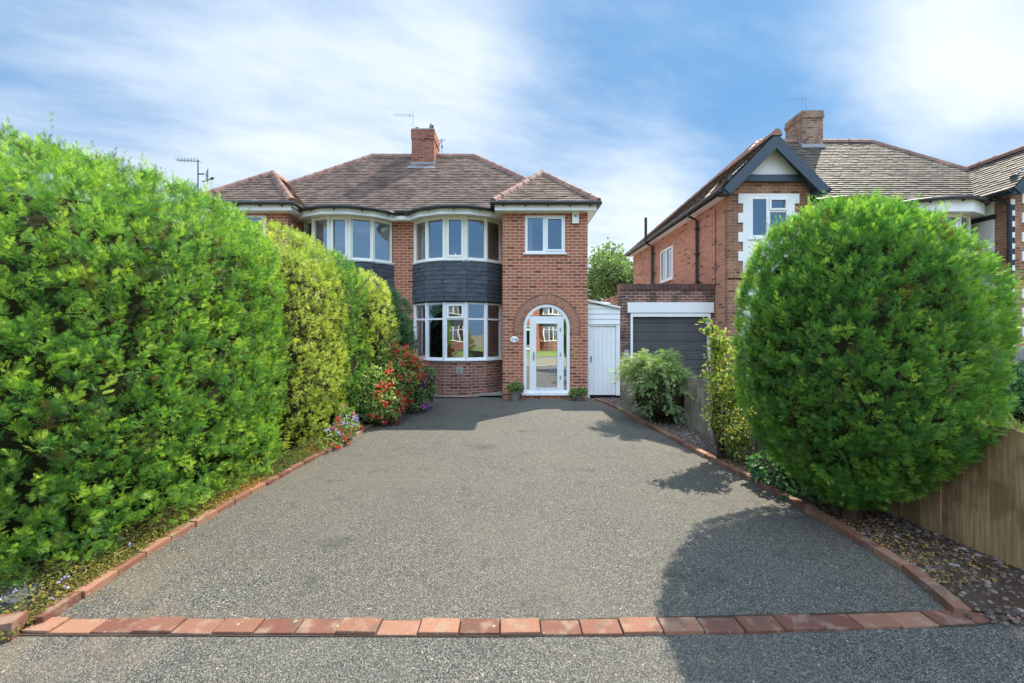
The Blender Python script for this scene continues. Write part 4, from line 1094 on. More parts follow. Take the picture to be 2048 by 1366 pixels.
def unit(a): return a / np.maximum(np.linalg.norm(a, axis=-1, keepdims=True), 1e-9)
def frames(g, rs, upish=None):
    """growth dir g -> (A lateral, B growth, C face normal) with random roll"""
    r = rs.normal(size=g.shape) if upish is None else upish + rs.normal(size=g.shape) * .45
    A = unit(np.cross(g, r)); C = np.cross(A, g)
    return A, g, C

def frond(pairs=8, seed=0, wid=.034, lead=0.60, sub=True, ang=38, droop=.14):
    """flat conifer spray, unit length along +Y: stem, side branchlets and their scales"""
    rs = np.random.RandomState(seed); V = []; F = []; tt = []
    def kite(p, d, n, L, w_, t):
        p = np.array(p, float); d = unit(np.array(d, float)); a = np.cross(d, n); b = len(V)
        V.extend([p, p + d * L * .45 + a * w_, p + d * L + n * (-.05 * L), p + d * L * .45 - a * w_]); F.append([b, b + 1, b + 2, b + 3]); tt.append(t)
    n = np.array([0, 0, 1.0])
    for k in range(4): kite((0, k * .25, -droop * (k * .25) ** 2), (0, 1, -droop * k * .25), n, .30, wid * .55, -.08 + .05 * k)
    for i in range(pairs):
        t = .06 + .88 * i / (pairs - 1)
        for sx in (-1, 1):
            tj = t + rs.uniform(-.03, .03); a = math.radians(ang + rs.uniform(-9, 9)); L = lead * (1 - .72 * tj) * rs.uniform(.75, 1.15) * (.6 + min(tj * 3, .4))
            d = np.array([sx * math.sin(a), math.cos(a), rs.uniform(-.22, .12)]); p = np.array([0, tj, -droop * tj * tj])
            kite(p, d, n, L, wid * .5, .0)
            if sub:
                m_ = 2 if L > .3 else 1
                for j in range(m_):
                    for s2 in (-1, 1):
                        q = p + d * L * (.35 + .3 * j); a2 = a + s2 * math.radians(38)
                        kite(q, (sx * math.sin(a2), math.cos(a2), rs.uniform(-.2, .2)), n, L * .42, wid * .38, .07)
            kite(p + d * L * .72, d, n, L * .42, wid * .42, .14)
    return np.array(V), np.array(F), np.array(tt)
FROND = [frond(7, 1, wid=.050, lead=.66, sub=False, ang=36), frond(6, 2, wid=.055, lead=.7, sub=False, ang=42), frond(8, 3, wid=.046, lead=.6, sub=False, ang=32)]
FROND_S = [frond(5, 4, wid=.07, sub=False), frond(6, 5, wid=.065, sub=False, ang=45)]
def leaf_t(w_=.5, fold=.18, bend=.15):
    V = np.array([[0, 0, 0], [w_ / 2, .38, fold], [0, .40, 0], [-w_ / 2, .38, fold], [w_ * .33, .75, fold * .6 - bend * .4], [0, 1, -bend], [-w_ * .33, .75, fold * .6 - bend * .4], [0, .75, -bend * .4]])
    F = np.array([[0, 1, 2, 2], [0, 2, 3, 3], [1, 4, 7, 2], [2, 7, 6, 3], [4, 5, 7, 7], [7, 5, 6, 6]])
    F = np.array([[0, 1, 4, 7], [0, 7, 6, 3], [7, 4, 5, 7], [7, 5, 6, 7]])
    V2 = np.array([[0, 0, 0], [w_ / 2, .42, fold], [w_ * .30, .78, fold * .5 - bend * .5], [0, 1, -bend], [-w_ * .30, .78, fold * .5 - bend * .5], [-w_ / 2, .42, fold]])
    return V2, np.array([[0, 1, 2, 3], [0, 3, 4, 5]])
LEAF = leaf_t(); LEAF_N = leaf_t(.3, .08, .2); LEAF_R = leaf_t(.75, .12, .12)
BLADE = (np.array([[-.02, 0, 0], [.02, 0, 0], [.012, .6, .05], [-.012, .6, .05], [0, 1, .22]]), np.array([[0, 1, 2, 3], [3, 2, 4, 4]]))
BLADE = (np.array([[-.022, 0, 0], [.022, 0, 0], [.006, 1, .2], [-.006, 1, .2]]), np.array([[0, 1, 2, 3]]))

def superq(n, c, r, e, rs):
    d = unit(rs.normal(size=(n, 3))); s = (np.abs(d) ** e).sum(1) ** (-1.0 / e)
    q = d * s[:, None]
    nrm_ = np.sign(q) * np.abs(q) ** (e - 1) / np.array(r); nrm_ = unit(nrm_)
    # area weights so that the shell is covered evenly
    return np.array(c) + q * np.array(r), nrm_, q
def nz(p, f, seed=0.0):
    """cheap smooth pseudo-noise in -1..1"""
    x = p * f + seed
    return (np.sin(x[:, 0] * 1.7 + np.sin(x[:, 1] * 1.3 + 1.1) * 1.5) + np.sin(x[:, 1] * 1.9 + np.sin(x[:, 2] * 1.4 + 2.3) * 1.5) + np.sin(x[:, 2] * 2.1 + np.sin(x[:, 0] * 1.6 + .7) * 1.5)) / 3
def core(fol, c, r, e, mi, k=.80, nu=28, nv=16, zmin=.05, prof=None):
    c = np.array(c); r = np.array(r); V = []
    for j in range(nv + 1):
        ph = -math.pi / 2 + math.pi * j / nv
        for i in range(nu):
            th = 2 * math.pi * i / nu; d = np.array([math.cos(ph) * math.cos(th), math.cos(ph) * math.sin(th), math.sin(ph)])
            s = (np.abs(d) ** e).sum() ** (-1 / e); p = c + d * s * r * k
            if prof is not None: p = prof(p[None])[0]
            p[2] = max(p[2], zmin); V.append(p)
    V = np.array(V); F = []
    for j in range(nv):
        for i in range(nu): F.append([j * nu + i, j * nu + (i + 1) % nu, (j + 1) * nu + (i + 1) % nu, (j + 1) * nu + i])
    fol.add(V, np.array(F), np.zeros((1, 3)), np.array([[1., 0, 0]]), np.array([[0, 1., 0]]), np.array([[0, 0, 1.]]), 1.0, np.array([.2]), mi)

def conifer(name, label, cat, c, r, e, leaf, dens, seed, per=11, plume=.20, fl=.125, zmin=.08, up=.80, group=None, prof=None, bump=.10,
            tint=(.45, .16), tmpl=None, hide=None, brown=.022, tips=0, base=None, shade=None, out=.62, droopz=None):
    rs = np.random.RandomState(seed); tmpl = tmpl or FROND
    root = empty(name, (c[0], c[1], 0)); tag(root, label, cat, group)
    c0 = np.array([0, 0, c[2]])
    tk = MB('trunk', 'bark', root); bx = base or (0, 0)
    for a in range(3):
        ox, oy = .05 * math.cos(a * 2.1), .05 * math.sin(a * 2.1)
        tk.tube([(bx[0] + ox, bx[1] + oy, -.05), (bx[0] + ox * 2.5, bx[1] + oy * 2.5, c[2] * .45), (ox * 5, oy * 5, c[2] * 1.1)], [.06, .045, .02], 7)
    tk.build()
    fo = Foliage('foliage', [leaf, 'twig'], root)
    area = 4 * math.pi * ((r[0] * r[1]) ** 1.6 / 3 + (r[0] * r[2]) ** 1.6 / 3 + (r[1] * r[2]) ** 1.6 / 3) ** (1 / 1.6) * (1 + .12 * (e - 2))
    N = int(area * dens * 1.6)
    p, nr, q = superq(N, c0, r, e, rs)
    wgt = np.linalg.norm(q, axis=1) ** 2; wgt /= wgt.max(); keep = rs.rand(N) < wgt
    inner = rs.rand(N) < .36; kk = np.where(inner, .87, 1.0)[:, None]; p = c0 + (p - c0) * kk
    keep &= (p[:, 2] > zmin)
    if hide is not None: keep &= (rs.rand(N) < hide(p + np.array([c[0], c[1], 0]), nr))
    p, nr = p[keep], nr[keep]
    p = p + nr * (nz(p, 2.6, seed)[:, None] * bump + nz(p, 6.0, seed + 3)[:, None] * bump * .5)
    if prof is not None: p = prof(p)
    n = len(p)
    upv = np.array([0, 0, 1.0])
    g = unit(nr * out + upv * up + rs.normal(size=(n, 3)) * .24)
    pt = np.clip(rs.normal(tint[0], tint[1], n) + nz(p, 1.3, seed + 9) * .10, .08, 1)
    pt = np.where(rs.rand(n) < brown, .0, pt)
    Lp = plume * rs.uniform(.6, 1.35, n)
    if tips: Lp *= np.where((nr[:, 2] > .5) & (rs.rand(n) < tips), rs.uniform(1.3, 2.1, n), 1); 
    # fronds along every plume
    idx = np.repeat(np.arange(n), per); t = np.tile((np.arange(per) + .5) / per, n)[:]
    G = g[idx]; lat = unit(np.cross(G, rs.normal(size=G.shape)))
    pos = p[idx] - nr[idx] * (plume * .55) + G * (t * Lp[idx])[:, None] + lat * (.035 * (1 - t) * rs.rand(len(t)))[:, None]
    spread = .95 - .65 * t
    d = unit(G + lat * spread[:, None] + rs.normal(size=G.shape) * .1)
    A, B, C = frames(d, rs, upish=nr[idx] * .6 + upv * .5)
    sc = fl * (1.15 - .55 * t) * rs.uniform(.75, 1.25, len(t))
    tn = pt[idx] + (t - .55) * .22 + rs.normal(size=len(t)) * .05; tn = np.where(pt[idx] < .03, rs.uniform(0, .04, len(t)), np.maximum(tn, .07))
    which = rs.randint(0, len(tmpl), len(t))
    for k, tm in enumerate(tmpl):
        w_ = which == k
        ttv = tm[2].copy()
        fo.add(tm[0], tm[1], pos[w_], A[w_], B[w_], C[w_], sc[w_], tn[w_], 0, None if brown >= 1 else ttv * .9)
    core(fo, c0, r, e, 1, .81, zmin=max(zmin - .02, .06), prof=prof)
    fo.build()
    return root

def taper(zb, zt, kb, kt, mid=None, cz=None):
    """profile: shrink plan towards the ground / the top (local coords)"""
    def f(p):
        p = p.copy(); z = p[:, 2]; k = np.interp(z, [0, zb, zt, zt + 1.2], [kb, 1, 1, kt]); p[:, 0] *= k; p[:, 1] *= k; return p
    return f
def front_only(p, nr):
    """fewer sprays where the hedge turns away from the drive and the street"""
    k = np.clip(.5 + 1.2 * nr[:, 0] - .9 * nr[:, 1], .40, 1); k[nr[:, 2] > .5] = np.maximum(k[nr[:, 2] > .5], .7)
    return k
HG = 'conifers of the tall hedge'
Lh = dict(name='conifer_hedge', cat='hedge', group=HG, hide=front_only)
conifer(label='largest green conifer at the near end of the hedge, cut by the left picture edge', c=(-4.10, 3.80, 1.36), r=(1.40, 1.76, 1.84), e=3.3, leaf='leaf_green', dens=270, seed=21, per=15, plume=.125, fl=.049, tips=.14, bump=.065, zmin=.05, prof=lambda p: (lambda q: np.column_stack([q[:, 0], q[:, 1], q[:, 2] + .09 * q[:, 1] * np.clip(q[:, 2] - 1.2, 0, 1)]))(taper(.6, 2.2, 1.03, .97)(p)), tint=(.49, .24), **Lh)
conifer(label='yellow green conifer next after the biggest green one in the hedge', c=(-3.80, 5.95, 1.38), r=(1.14, 1.16, 1.80), e=3.4, leaf='leaf_gold', dens=180, seed=22, per=13, plume=.10, fl=.047, tips=.1, bump=.07, zmin=.05, prof=taper(.7, 2.3, 1.02, .97), tint=(.48, .2), **Lh)
conifer(label='narrow bright green conifer squeezed between two golden ones in the hedge', c=(-3.48, 7.1, 1.34), r=(.86, .72, 1.74), e=3.2, leaf='leaf_green', dens=120, seed=23, per=14, plume=.13, fl=.054, bump=.06, zmin=.05, prof=taper(.5, 2.3, 1.02, .95), tint=(.46, .2), **Lh)
conifer(label='pale golden conifer behind the red fuchsia in the hedge', c=(-3.34, 8.1, 1.30), r=(.90, .82, 1.63), e=3.2, leaf='leaf_gold', dens=105, seed=24, per=10, plume=.12, fl=.07, bump=.06, prof=taper(.5, 2.2, .9, .9), tint=(.55, .18), **Lh)
conifer(label='darkest blue green conifer at the far end of the hedge against the house', c=(-3.08, 9.2, 1.30), r=(.80, .66, 1.30), e=2.8, leaf='leaf_blue', dens=80, seed=25, per=8, plume=.15, fl=.10, prof=taper(.5, 2.0, .8, .8), tint=(.5, .2), **Lh)
conifer(name='round_conifer', cat='bush', label='huge round clipped green conifer bush between the drive and the low fence', c=(2.98, 3.55, 1.46), r=(.865, .865, 1.31), e=2.45, leaf='leaf_lime', dens=430, seed=31, per=14, plume=.10, fl=.040,
        up=.85, tips=.15, zmin=.12, prof=lambda p: np.column_stack([p[:, 0] * np.interp(p[:, 2], [.1, .6, 1.3], [.70, .93, 1]), p[:, 1] * np.interp(p[:, 2], [.1, .6, 1.3], [.70, .93, 1]), p[:, 2]]), tint=(.42, .22), brown=.035, bump=.055,
        hide=lambda p, nr: np.where(nr[:, 1] > .45, .45, 1.0))

def leafy(name, label, cat, blobs, leaf, n, size, seed, tmpl=LEAF, tint=(.5, .22), stems='bark', flowers=(), group=None, gdir=.5, shell=.55, part='foliage', nst=7, parent=None, clump=1):
    """broad-leaved shrub: blobs = [(cx,cy,cz,rx,ry,rz)], leaves through the volume in small clusters"""
    rs = np.random.RandomState(seed); bs = np.array(blobs, float)
    base = np.array([bs[:, 0].mean(), bs[:, 1].mean(), 0])
    if parent is None: root = empty(name, tuple(base)); tag(root, label, cat, group)
    else: root = parent; base = np.zeros(3)
    vol = bs[:, 3] * bs[:, 4] * bs[:, 5]; pick = rs.choice(len(bs), n, p=vol ** .8 / (vol ** .8).sum())
    d = unit(rs.normal(size=(n, 3))); rad = shell + (1 - shell) * rs.rand(n) ** .6
    P = bs[pick, :3] + d * rad[:, None] * bs[pick, 3:6]; P[:, 2] = np.abs(P[:, 2] - .02) + .02
    P = P + nz(P, 5, seed)[:, None] * d * .06
    st = MB('stems', stems, root)
    for k in range(nst):
        b_ = bs[rs.randint(len(bs))]; tip = b_[:3] + unit(rs.normal(size=3)) * b_[3:6] * .75 - base; tip[2] = max(tip[2], .05)
        s0 = np.array([rs.normal() * .05, rs.normal() * .05, -.02]) if parent is None else np.array([b_[0], b_[1], max(0.02, b_[2] - b_[5])])
        md = (s0 + tip) / 2 + rs.normal(size=3) * .06; md[2] += .05
        st.tube([s0, md, tip], [.014 * size / .05, .010 * size / .05, .004], 5)
    st.build()
    fo = Foliage(part, [leaf], root)
    idx = np.repeat(np.arange(n), clump * 3); m_ = len(idx)
    g = unit(d[idx] * gdir + np.array([0, 0, .35]) + rs.normal(size=(m_, 3)) * .6)
    A, B, C = frames(g, rs, upish=np.array([0, 0, 1.0]) + d[idx] * .5)
    tn = np.clip(rs.normal(tint[0], tint[1], n), 0, 1)[idx] + rs.normal(size=m_) * .08
    fo.add(tmpl[0], tmpl[1], P[idx] - base + rs.normal(size=(m_, 3)) * size * .35, A, B, C, size * rs.uniform(.6, 1.3, m_), np.clip(tn, 0, 1))
    fo.build()
    for (fname, fmat, fn, fs, zone) in flowers:
        ff = Foliage(fname, [fmat], root); cl = 0
        pk = rs.randint(0, n, fn * 6); Q = P[pk]; sel = np.array([zone(q) for q in Q]); Q = Q[sel][:fn]; dd = d[pk][sel][:fn]; k_ = len(Q)
        if k_ == 0: continue
        Q = Q + dd * .05; idx = np.repeat(np.arange(k_), 14); m_ = len(idx)
        g = unit(dd[idx] * .6 + rs.normal(size=(m_, 3)) * .8); A, B, C = frames(g, rs)
        ff.add(LEAF_R[0], LEAF_R[1], Q[idx] - base + rs.normal(size=(m_, 3)) * fs * .5, A, B, C, fs * rs.uniform(.5, 1, m_), rs.rand(m_)); ff.build()['kind'] = 'stuff'
    return root

# left border
leafy('fuchsia_bush', 'bushy pale leaved fuchsia covered in red flowers at the far end of the hedge bed', 'shrub',
      [(-2.55, 7.4, .55, .50, .55, .55), (-2.40, 8.0, .85, .55, .5, .62), (-2.35, 8.5, .95, .45, .4, .40), (-2.7, 7.9, 1.15, .35, .4, .35), (-2.35, 7.3, .3, .35, .4, .3), (-2.14, 8.35, .90, .28, .3, .38)],
      'leaf_shrub', 4200, .050, 41, tint=(.55, .22), nst=14, shell=.45,
      flowers=[('flowers', 'petal_red', 190, .055, lambda q: q[0] > -2.4), ('flowers', 'petal_orange', 16, .03, lambda q: q[0] > -2.3 and q[2] > .7)])
leafy('hydrangea', 'purple flowered hydrangea beside the red fuchsia under the bay window', 'shrub',
      [(-1.95, 8.8, .45, .25, .3, .40), (-2.02, 8.4, .25, .25, .3, .25), (-1.92, 8.8, .72, .22, .22, .22)], 'leaf_shrub', 420, .075, 42, tint=(.3, .15), nst=6,
      flowers=[('flowers', 'petal_purple', 34, .07, lambda q: q[1] < 9.1)])
leafy('fuchsia_bush', 'arching fuchsia stem with one red bloom leaning low over the tarmac', 'shrub',
      [(-2.2, 7.2, .30, .09, .1, .10), (-2.08, 7.15, .18, .07, .07, .07)], 'leaf_shrub', 60, .045, 43, nst=3, tint=(.7, .15), flowers=[('flowers', 'petal_red', 3, .04, lambda q: q[0] > -2.15)])
leafy('bedding_plant', 'small clump of red and lilac bedding flowers at the edge of the hedge bed', 'flowers',
      [(-2.50, 6.05, .18, .16, .25, .17), (-2.62, 6.3, .30, .12, .15, .22), (-2.60, 5.7, .12, .14, .3, .12)], 'leaf_shrub', 420, .035, 44, nst=5, tint=(.45, .2),
      flowers=[('red_flowers', 'petal_red', 40, .03, lambda q: True), ('lilac_flowers', 'petal_lilac', 30, .028, lambda q: q[2] > .12)])
# low ground cover along the foot of the hedge
gc = Foliage('ground_cover', ['leaf_dry', 'petal_lilac']); rs = np.random.RandomState(5); n = 16000
yy = rs.uniform(2.1, 7.0, n); xe = np.interp(yy, [y for x, y in LEFT_EDGE], [x for x, y in LEFT_EDGE]) - .05
xx = xe + .02 - np.abs(rs.normal(0, .22, n)) - .0; hh = np.interp(xe - xx, [0, .15, .5], [.03, .09, .16]) * (1 + .5 * nz(np.column_stack([xx, yy, yy * 0]), 4)); zz_ = rs.rand(n) * hh + .02
g = unit(rs.normal(size=(n, 3)) * .6 + np.array([.25, 0, .6])); A, B, C = frames(g, rs, upish=np.array([0, 0, 1.0]))
dry = np.clip(.30 + .55 * np.clip(nz(np.column_stack([xx, yy, yy * 0]), 2.2, 4.0) + .1, 0, 1) * np.interp(xe - xx, [0, .25], [1, .2]) + rs.normal(size=n) * .12, 0, 1)
gc.add(LEAF[0], LEAF[1], np.column_stack([xx, yy, zz_]), A, B, C, rs.uniform(.012, .028, n), dry)
fl_ = rs.randint(0, n, 60); fl_ = np.repeat(fl_[(yy[fl_] < 3.2)], 6)
gc.add(LEAF_R[0], LEAF_R[1], np.column_stack([xx, yy, zz_ + .03])[fl_] + rs.normal(size=(len(fl_), 3)) * .006, *frames(unit(rs.normal(size=(len(fl_), 3))), rs), .014, rs.rand(len(fl_)), 1)
tag(gc.build(), 'low creeping plants with dry orange tips along the foot of the hedge', 'ground cover', kind='stuff')

# right border
def juniper():
    rs = np.random.RandomState(51); root = empty('juniper', (2.72, 7.35, 0)); tag(root, 'spreading grey green juniper with drooping sprays in front of the dark garage door', 'shrub')
    st = MB('stems', 'bark', root); fo = Foliage('foliage', ['leaf_juniper', 'twig'], root)
    n = 175; pos = []; G = []; S = []; Tn = []
    for k in range(n):
        a = rs.uniform(0, 2 * math.pi); reach = rs.uniform(.25, .78); zt = rs.uniform(.25, 1.12) if k % 3 else rs.uniform(.85, 1.30)
        if zt > 1.0: reach *= .8
        bias = np.array([-.12, .15, 0]) * (zt > .7)
        tip = np.array([math.cos(a) * reach * 1.0, math.sin(a) * reach * 1.15, zt]) + bias
        md = np.array([tip[0] * .45, tip[1] * .45, zt * .85 + .12]); b0 = np.array([rs.normal() * .05, rs.normal() * .05, 0.0])
        if k < 26: st.tube([b0, (b0 + md) / 2 * [1.05, 1.05, .9], md], [.022, .016, .008], 5)
        L = np.linalg.norm(tip - md); m_ = 26
        for j in range(m_):
            t = (j + .5) / m_; p = md * (1 - t) + tip * t; p[2] += .10 * math.sin(t * 3.14) - .12 * t * t
            d = unit(tip - md + np.array([0, 0, -.15 * t])); s2 = unit(np.cross(d, rs.normal(size=3)))
            pos.append(p + s2 * .05 * rs.rand()); G.append(unit(d * .9 + s2 * (.9 - .5 * t) + np.array([0, 0, .1]))); S.append(.105 * (1.15 - .5 * t) * rs.uniform(.7, 1.2)); Tn.append(np.clip(.32 + .38 * t * (zt > .55) + rs.normal() * .12 + (.12 if zt > .9 else 0), .1, 1))
    pos = np.array(pos); G = np.array(G); S = np.array(S); Tn = np.array(Tn); A, B, C = frames(G, rs, upish=np.array([0, 0, 1.0]))
    for k, tm in enumerate(FROND_S):
        w_ = np.arange(len(pos)) % 2 == k; fo.add(tm[0], tm[1], pos[w_], A[w_], B[w_], C[w_], S[w_], Tn[w_], 0, tm[2])
    core(fo, (0, .05, .50), (.48, .55, .46), 2.2, 1, .85)
    st.build(); fo.build()
juniper()
leafy('euonymus', 'yellow variegated shrub with tall lime shoots squeezed beside the round bush', 'shrub',
      [(2.78, 5.15, .55, .26, .3, .42), (2.70, 5.0, .95, .26, .26, .22), (2.82, 5.3, 1.25, .24, .24, .28), (2.74, 5.35, 1.55, .15, .16, .20), (2.88, 5.1, .25, .18, .2, .2), (2.66, 5.45, 1.72, .10, .10, .12), (2.55, 5.2, 1.10, .1, .1, .07)],
      'leaf_yellow', 1150, .055, 52, tint=(.48, .28), nst=12, shell=.35)
leafy('laurel_shrub', 'low dark leafy sprouts at the foot of the round bush by the brick line', 'shrub', [(2.78, 4.35, .16, .14, .22, .15), (2.86, 4.05, .10, .12, .2, .10)], 'leaf_blue', 160, .075, 53, nst=4)
# stones in the gravel bed
ST_V = np.array([[-.5, -.4, 0], [.5, -.45, 0], [.45, .45, 0], [-.45, .5, 0], [-.35, -.28, .5], [.33, -.3, .55], [.3, .32, .5], [-.3, .3, .45]])
ST_F = np.array([[4, 5, 6, 7], [0, 1, 5, 4], [1, 2, 6, 5], [2, 3, 7, 6], [3, 0, 4, 7]])
def stones(name, label, n, yr, seed, smin=.012, smax=.035, lat=(0.04, 1.0)):
    rs = np.random.RandomState(seed); fo = Foliage(name, ['stones']); y = rs.uniform(*yr, n)
    xa = np.interp(y, [p[1] for p in RIGHT_EDGE], [p[0] for p in RIGHT_EDGE]) + .04; xb = np.interp(y, [2.2, 2.9, 6.9, 10.3], [3.6, 3.54, 3.11, 2.74])
    x = xa + (xb - xa) * rs.rand(n); a = rs.rand(n) * 6.28
    C = unit(rs.normal(size=(n, 3)) * .18 + np.array([0, 0, 1.0])); A = unit(np.cross(np.column_stack([np.cos(a), np.sin(a), a * 0]), C)); B = np.cross(C, A)
    s = smin + (smax - smin) * rs.rand(n) ** 2.2
    A = A * rs.uniform(.7, 1.3, (n, 1))
    fo.add(ST_V, ST_F, np.column_stack([x, y, np.full(n, .016)]), A, B, C, s, rs.rand(n) ** 1.3); o = fo.build(); tag(o, label, 'gravel', kind='stuff'); return o
stones('gravel', 'loose brown and grey gravel on the bed right of the drive', 15000, (4.2, 10.2), 61)
stones('bed_stones', 'pale flints scattered over the dark soil by the low fence', 2600, (2.25, 4.3), 62, .007, .036)
# leaf litter and twigs near the round bush
lt = Foliage('leaf_litter', ['leaf_dry']); rs = np.random.RandomState(63); n = 1500; y = rs.uniform(2.6, 5.2, n); xa = np.interp(y, [p[1] for p in RIGHT_EDGE], [p[0] for p in RIGHT_EDGE]) + .03
x = xa + np.abs(rs.normal(0, .3, n)); A, B, C = frames(unit(rs.normal(size=(n, 3)) * [1, 1, .2]), rs, upish=np.array([0, 0, 2.0])); lt.add(LEAF[0], LEAF[1], np.column_stack([x, y, np.full(n, .035)]), A, B, C, rs.uniform(.012, .035, n), rs.uniform(.6, 1, n)); tag(lt.build(), 'dry fallen leaves on the soil under the round bush', 'leaf litter', kind='stuff')

dl_ = Foliage('drive_litter', ['leaf_dry']); rs = np.random.RandomState(64); n = 520; y = rs.uniform(2.3, 9.6, n); sd = rs.rand(n) < .5
x = np.where(sd, np.interp(y, [p[1] for p in LEFT_EDGE], [p[0] for p in LEFT_EDGE]) + .02 + np.abs(rs.normal(0, .16, n)), np.interp(y, [p[1] for p in RIGHT_EDGE], [p[0] for p in RIGHT_EDGE]) - .02 - np.abs(rs.normal(0, .2, n)))
A, B, C = frames(unit(rs.normal(size=(n, 3)) * [1, 1, .15]), rs, upish=np.array([0, 0, 2.0])); dl_.add(LEAF[0], LEAF[1], np.column_stack([x, y, np.full(n, .006)]), A, B, C, rs.uniform(.006, .022, n), rs.uniform(.4, 1, n)); tag(dl_.build(), 'scattered dry leaf crumbs along both edges of the drive', 'leaf litter', kind='stuff')

# fences
def fence(label, p0, p1, bw, h, mt, zr=.5, pitch=None, side=1, tilt=.004, hv=.012):
    p0, p1 = Vector((*p0, 0)), Vector((*p1, 0)); d = (p1 - p0); L = d.length; d.normalize(); rz = math.atan2(d.y, d.x)
    root = empty('fence', tuple(p0), rz); tag(root, label, 'fence'); n = int(L / bw)
    for k in range(n):
        mb = MB('board', mt); w_ = bw + .004; t0, t1 = .004, .022; hh = h(k / n) + random.uniform(-hv, hv)
        mb.hexa([(0, 0, 0), (w_, 0, 0), (w_, t0, 0), (0, t1, 0), (0, 0, hh), (w_, 0, hh + random.uniform(-.003, .003)), (w_, t0, hh), (0, t1, hh)])
        o = mb.build(); o.parent = root; o.location = (k * bw, -side * .004 * (k % 2), 0.0); o.rotation_euler = (random.uniform(-tilt, tilt), random.uniform(-tilt, tilt), R(2.2))
    for z in (.2, .72):
        mb = MB('rail', mt, root); mb.box(0, -.055 if side < 0 else .03, z, L, -.02 if side < 0 else .065, z + .05); mb.build()
    return root
# boards face the drive (towards -x): the run goes away from the camera, so +y of the fence frame points to -x
fence('newer brown close boarded low fence running past the right side of the round bush', (3.63, 1.9), (3.34, 4.75), .150, lambda t: .985 - .03 * t, 'wood', side=-1)
fence('older weathered grey low fence between the juniper and the yellow shrub', (3.34, 4.76), (2.78, 10.2), .118, lambda t: .93 - .10 * t - .10 * (t > .45), 'wood_old', side=-1)
fence('grey wooden fence panel below the neighbouring bay at the right edge', (10.6, 9.35), (13.6, 9.2), .145, lambda t: 1.34, 'wood_grey', side=1)

# neighbour garden
leafy('garden_shrub', 'dark leafy shrub on the lawn at the right edge in front of the grey fence', 'shrub', [(9.55, 7.8, .50, .5, .4, .48), (10.4, 8.0, .60, .6, .4, .5), (9.0, 7.7, .3, .4, .35, .3), (9.9, 7.5, .3, .5, .4, .3)], 'leaf_blue', 2200, .085, 71, nst=10)
leafy('garden_shrub', 'low shrub hidden behind the round bush on the neighbouring lawn', 'shrub', [(6.6, 8.6, .5, .6, .5, .5), (7.5, 8.6, .4, .5, .4, .4)], 'leaf_shrub', 900, .08, 72, nst=8)
gr = Foliage('grass', ['grass']); rs = np.random.RandomState(73); n = 60000
x = rs.uniform(3.4, 13.5, n); y = 2.4 + (9.6 - 2.4) * rs.rand(n); ok = (x > np.interp(y, [1.9, 4.75, 10.2], [3.67, 3.38, 2.84]) + .05) & ((x > 5.4) | (y < 9.5)); x, y = x[ok], y[ok]; n = len(x)
g = unit(rs.normal(size=(n, 3)) * .35 + np.array([0, 0, 1.0])); A, B, C = frames(g, rs); tall = rs.rand(n) < .03
gr.add(BLADE[0], BLADE[1], np.column_stack([x, y, np.full(n, -.03)]), A * 4, B, C, np.where(tall, rs.uniform(.18, .40, n), rs.uniform(.04, .11, n)), np.clip(rs.normal(.55, .22, n) + nz(np.column_stack([x, y, y * 0]), 1.4) * .3, 0, 1))
tag(gr.build(), 'rough sunlit yellowing grass of the neighbouring lawn', 'grass', kind='stuff')

# pots by the door
def pot(label, x, y, r, h, mt, seed, fm, blobs):
    root = empty('flower_pot', (x, y, 0)); tag(root, label, 'flower pot')
    p = MB('pot', mt, root, True); p.lathe((0, 0, 0.002), [(0, 0), (r * .68, 0), (r * .95, h * .86), (r * 1.06, h * .86), (r * 1.06, h), (r * .92, h), (r * .88, h * .9), (0, h * .9)], 20); p.build()
    leafy('plant', None, None, blobs, 'leaf_shrub', 230, .05, seed, nst=5, tint=(.3, .15), parent=root, part='plant', flowers=[('flowers', fm, 7, .022, lambda q: q[2] > h + .06)])
pot('grey stone pot with small flowers standing left of the front door', .08, 9.92, .13, .24, 'stone_pot', 81, 'petal_orange', [(0, 0, .33, .20, .16, .11)])
pot('low dark trough of trailing green plants standing right of the front door', 1.66, 9.92, .13, .12, 'stone_pot', 82, 'petal_orange', [(-.03, 0, .19, .24, .14, .10), (.08, 0, .24, .12, .1, .08)])

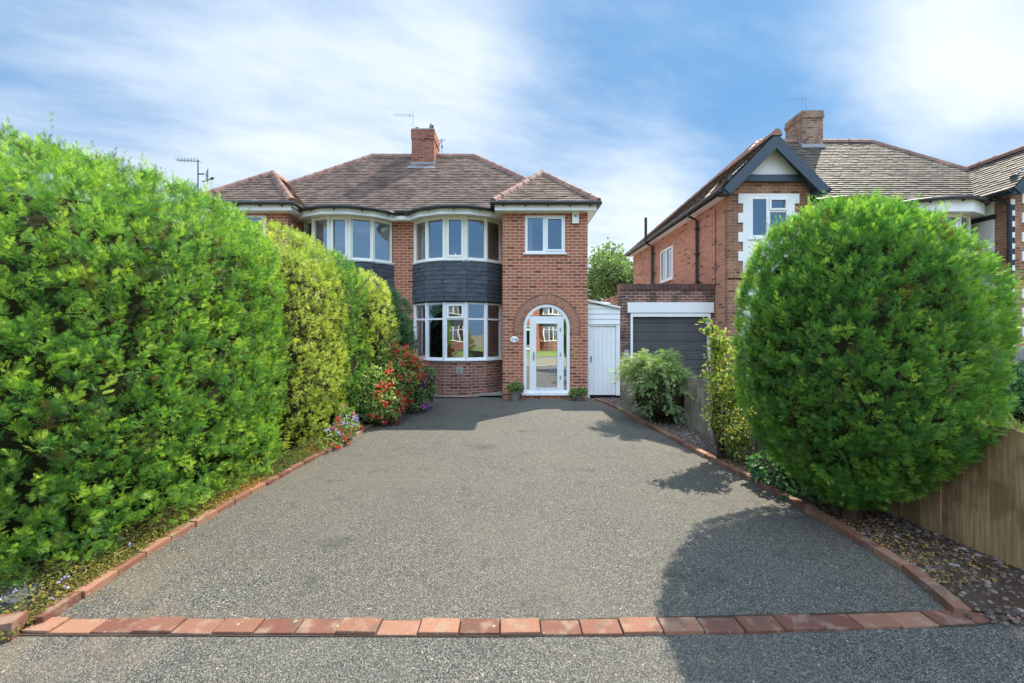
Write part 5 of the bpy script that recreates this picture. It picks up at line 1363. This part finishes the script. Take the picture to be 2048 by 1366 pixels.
# trees behind
def tree(label, x, y, h, rx, rz, n, seed, size=.16, leaf='leaf_tree'):
    rs = np.random.RandomState(seed); root = empty('tree', (x, y, 0)); tag(root, label, 'tree')
    tk = MB('trunk', 'bark', root); tk.tube([(0, 0, -.1), (.1, .05, h * .35), (.05, 0, h * .75)], [.22, .16, .06], 8)
    bl = []
    for k in range(13):
        a = rs.rand() * 6.28; t = rs.uniform(.35, 1); rr = rx * rs.uniform(.35, .95) * (1.2 - t * .75)
        b = np.array([math.cos(a) * rr, math.sin(a) * rr, h * (.30 + .60 * t)]); bl.append((*b, rx * rs.uniform(.28, .5), rx * rs.uniform(.28, .5), rz * rs.uniform(.16, .26)))
        tk.tube([(.08, 0, h * (.25 + .35 * t)), tuple(b * [.6, .6, .95]), tuple(b)], [.07, .04, .015], 5)
    tk.build(); bs = np.array(bl); fo = Foliage('crown', [leaf], root)
    pk = rs.randint(0, len(bs), n); d = unit(rs.normal(size=(n, 3))); P = bs[pk, :3] + d * (.3 + .7 * rs.rand(n) ** .5)[:, None] * bs[pk, 3:6] * (1 + .25 * nz(d * 3 + pk[:, None], 2)[:, None])
    g = unit(d + rs.normal(size=(n, 3)) * .8); A, B, C = frames(g, rs); fo.add(LEAF_R[0], LEAF_R[1], P, A, B, C, size * rs.uniform(.6, 1.3, n), np.clip(rs.normal(.5, .22, n) + d[:, 2] * .0, 0, 1)); fo.build()
tree('loose leafed green tree in the back garden between the two houses', 6.6, 24.0, 7.3, 2.5, 5.0, 15000, 91, .15)
leafy('garden_shrub', 'small yellow green shrub peeping over the white lean-to roof', 'shrub', [(4.0, 16.2, 2.6, .35, .3, .45), (4.1, 16.2, 1.6, .4, .4, .9), (3.6, 16.3, 2.2, .3, .3, .5)], 'leaf_yellow', 700, .09, 92, nst=6)
# hedge and tree across the street for the mirrored view
for (x, y, h, rx, sd) in ((6.4, -13.5, 1.9, 1.5, 95), (-9.5, -13.0, 5.5, 1.8, 96), (-14.5, -12.0, 3.0, 1.2, 97)):
    tree(['leafy bush across the road right of the mirrored house', 'taller tree across the road mirrored in the bay window', 'smaller tree across the road at far left'][sd - 95], x, y, h, rx, h * .9, 2600, sd, .2)
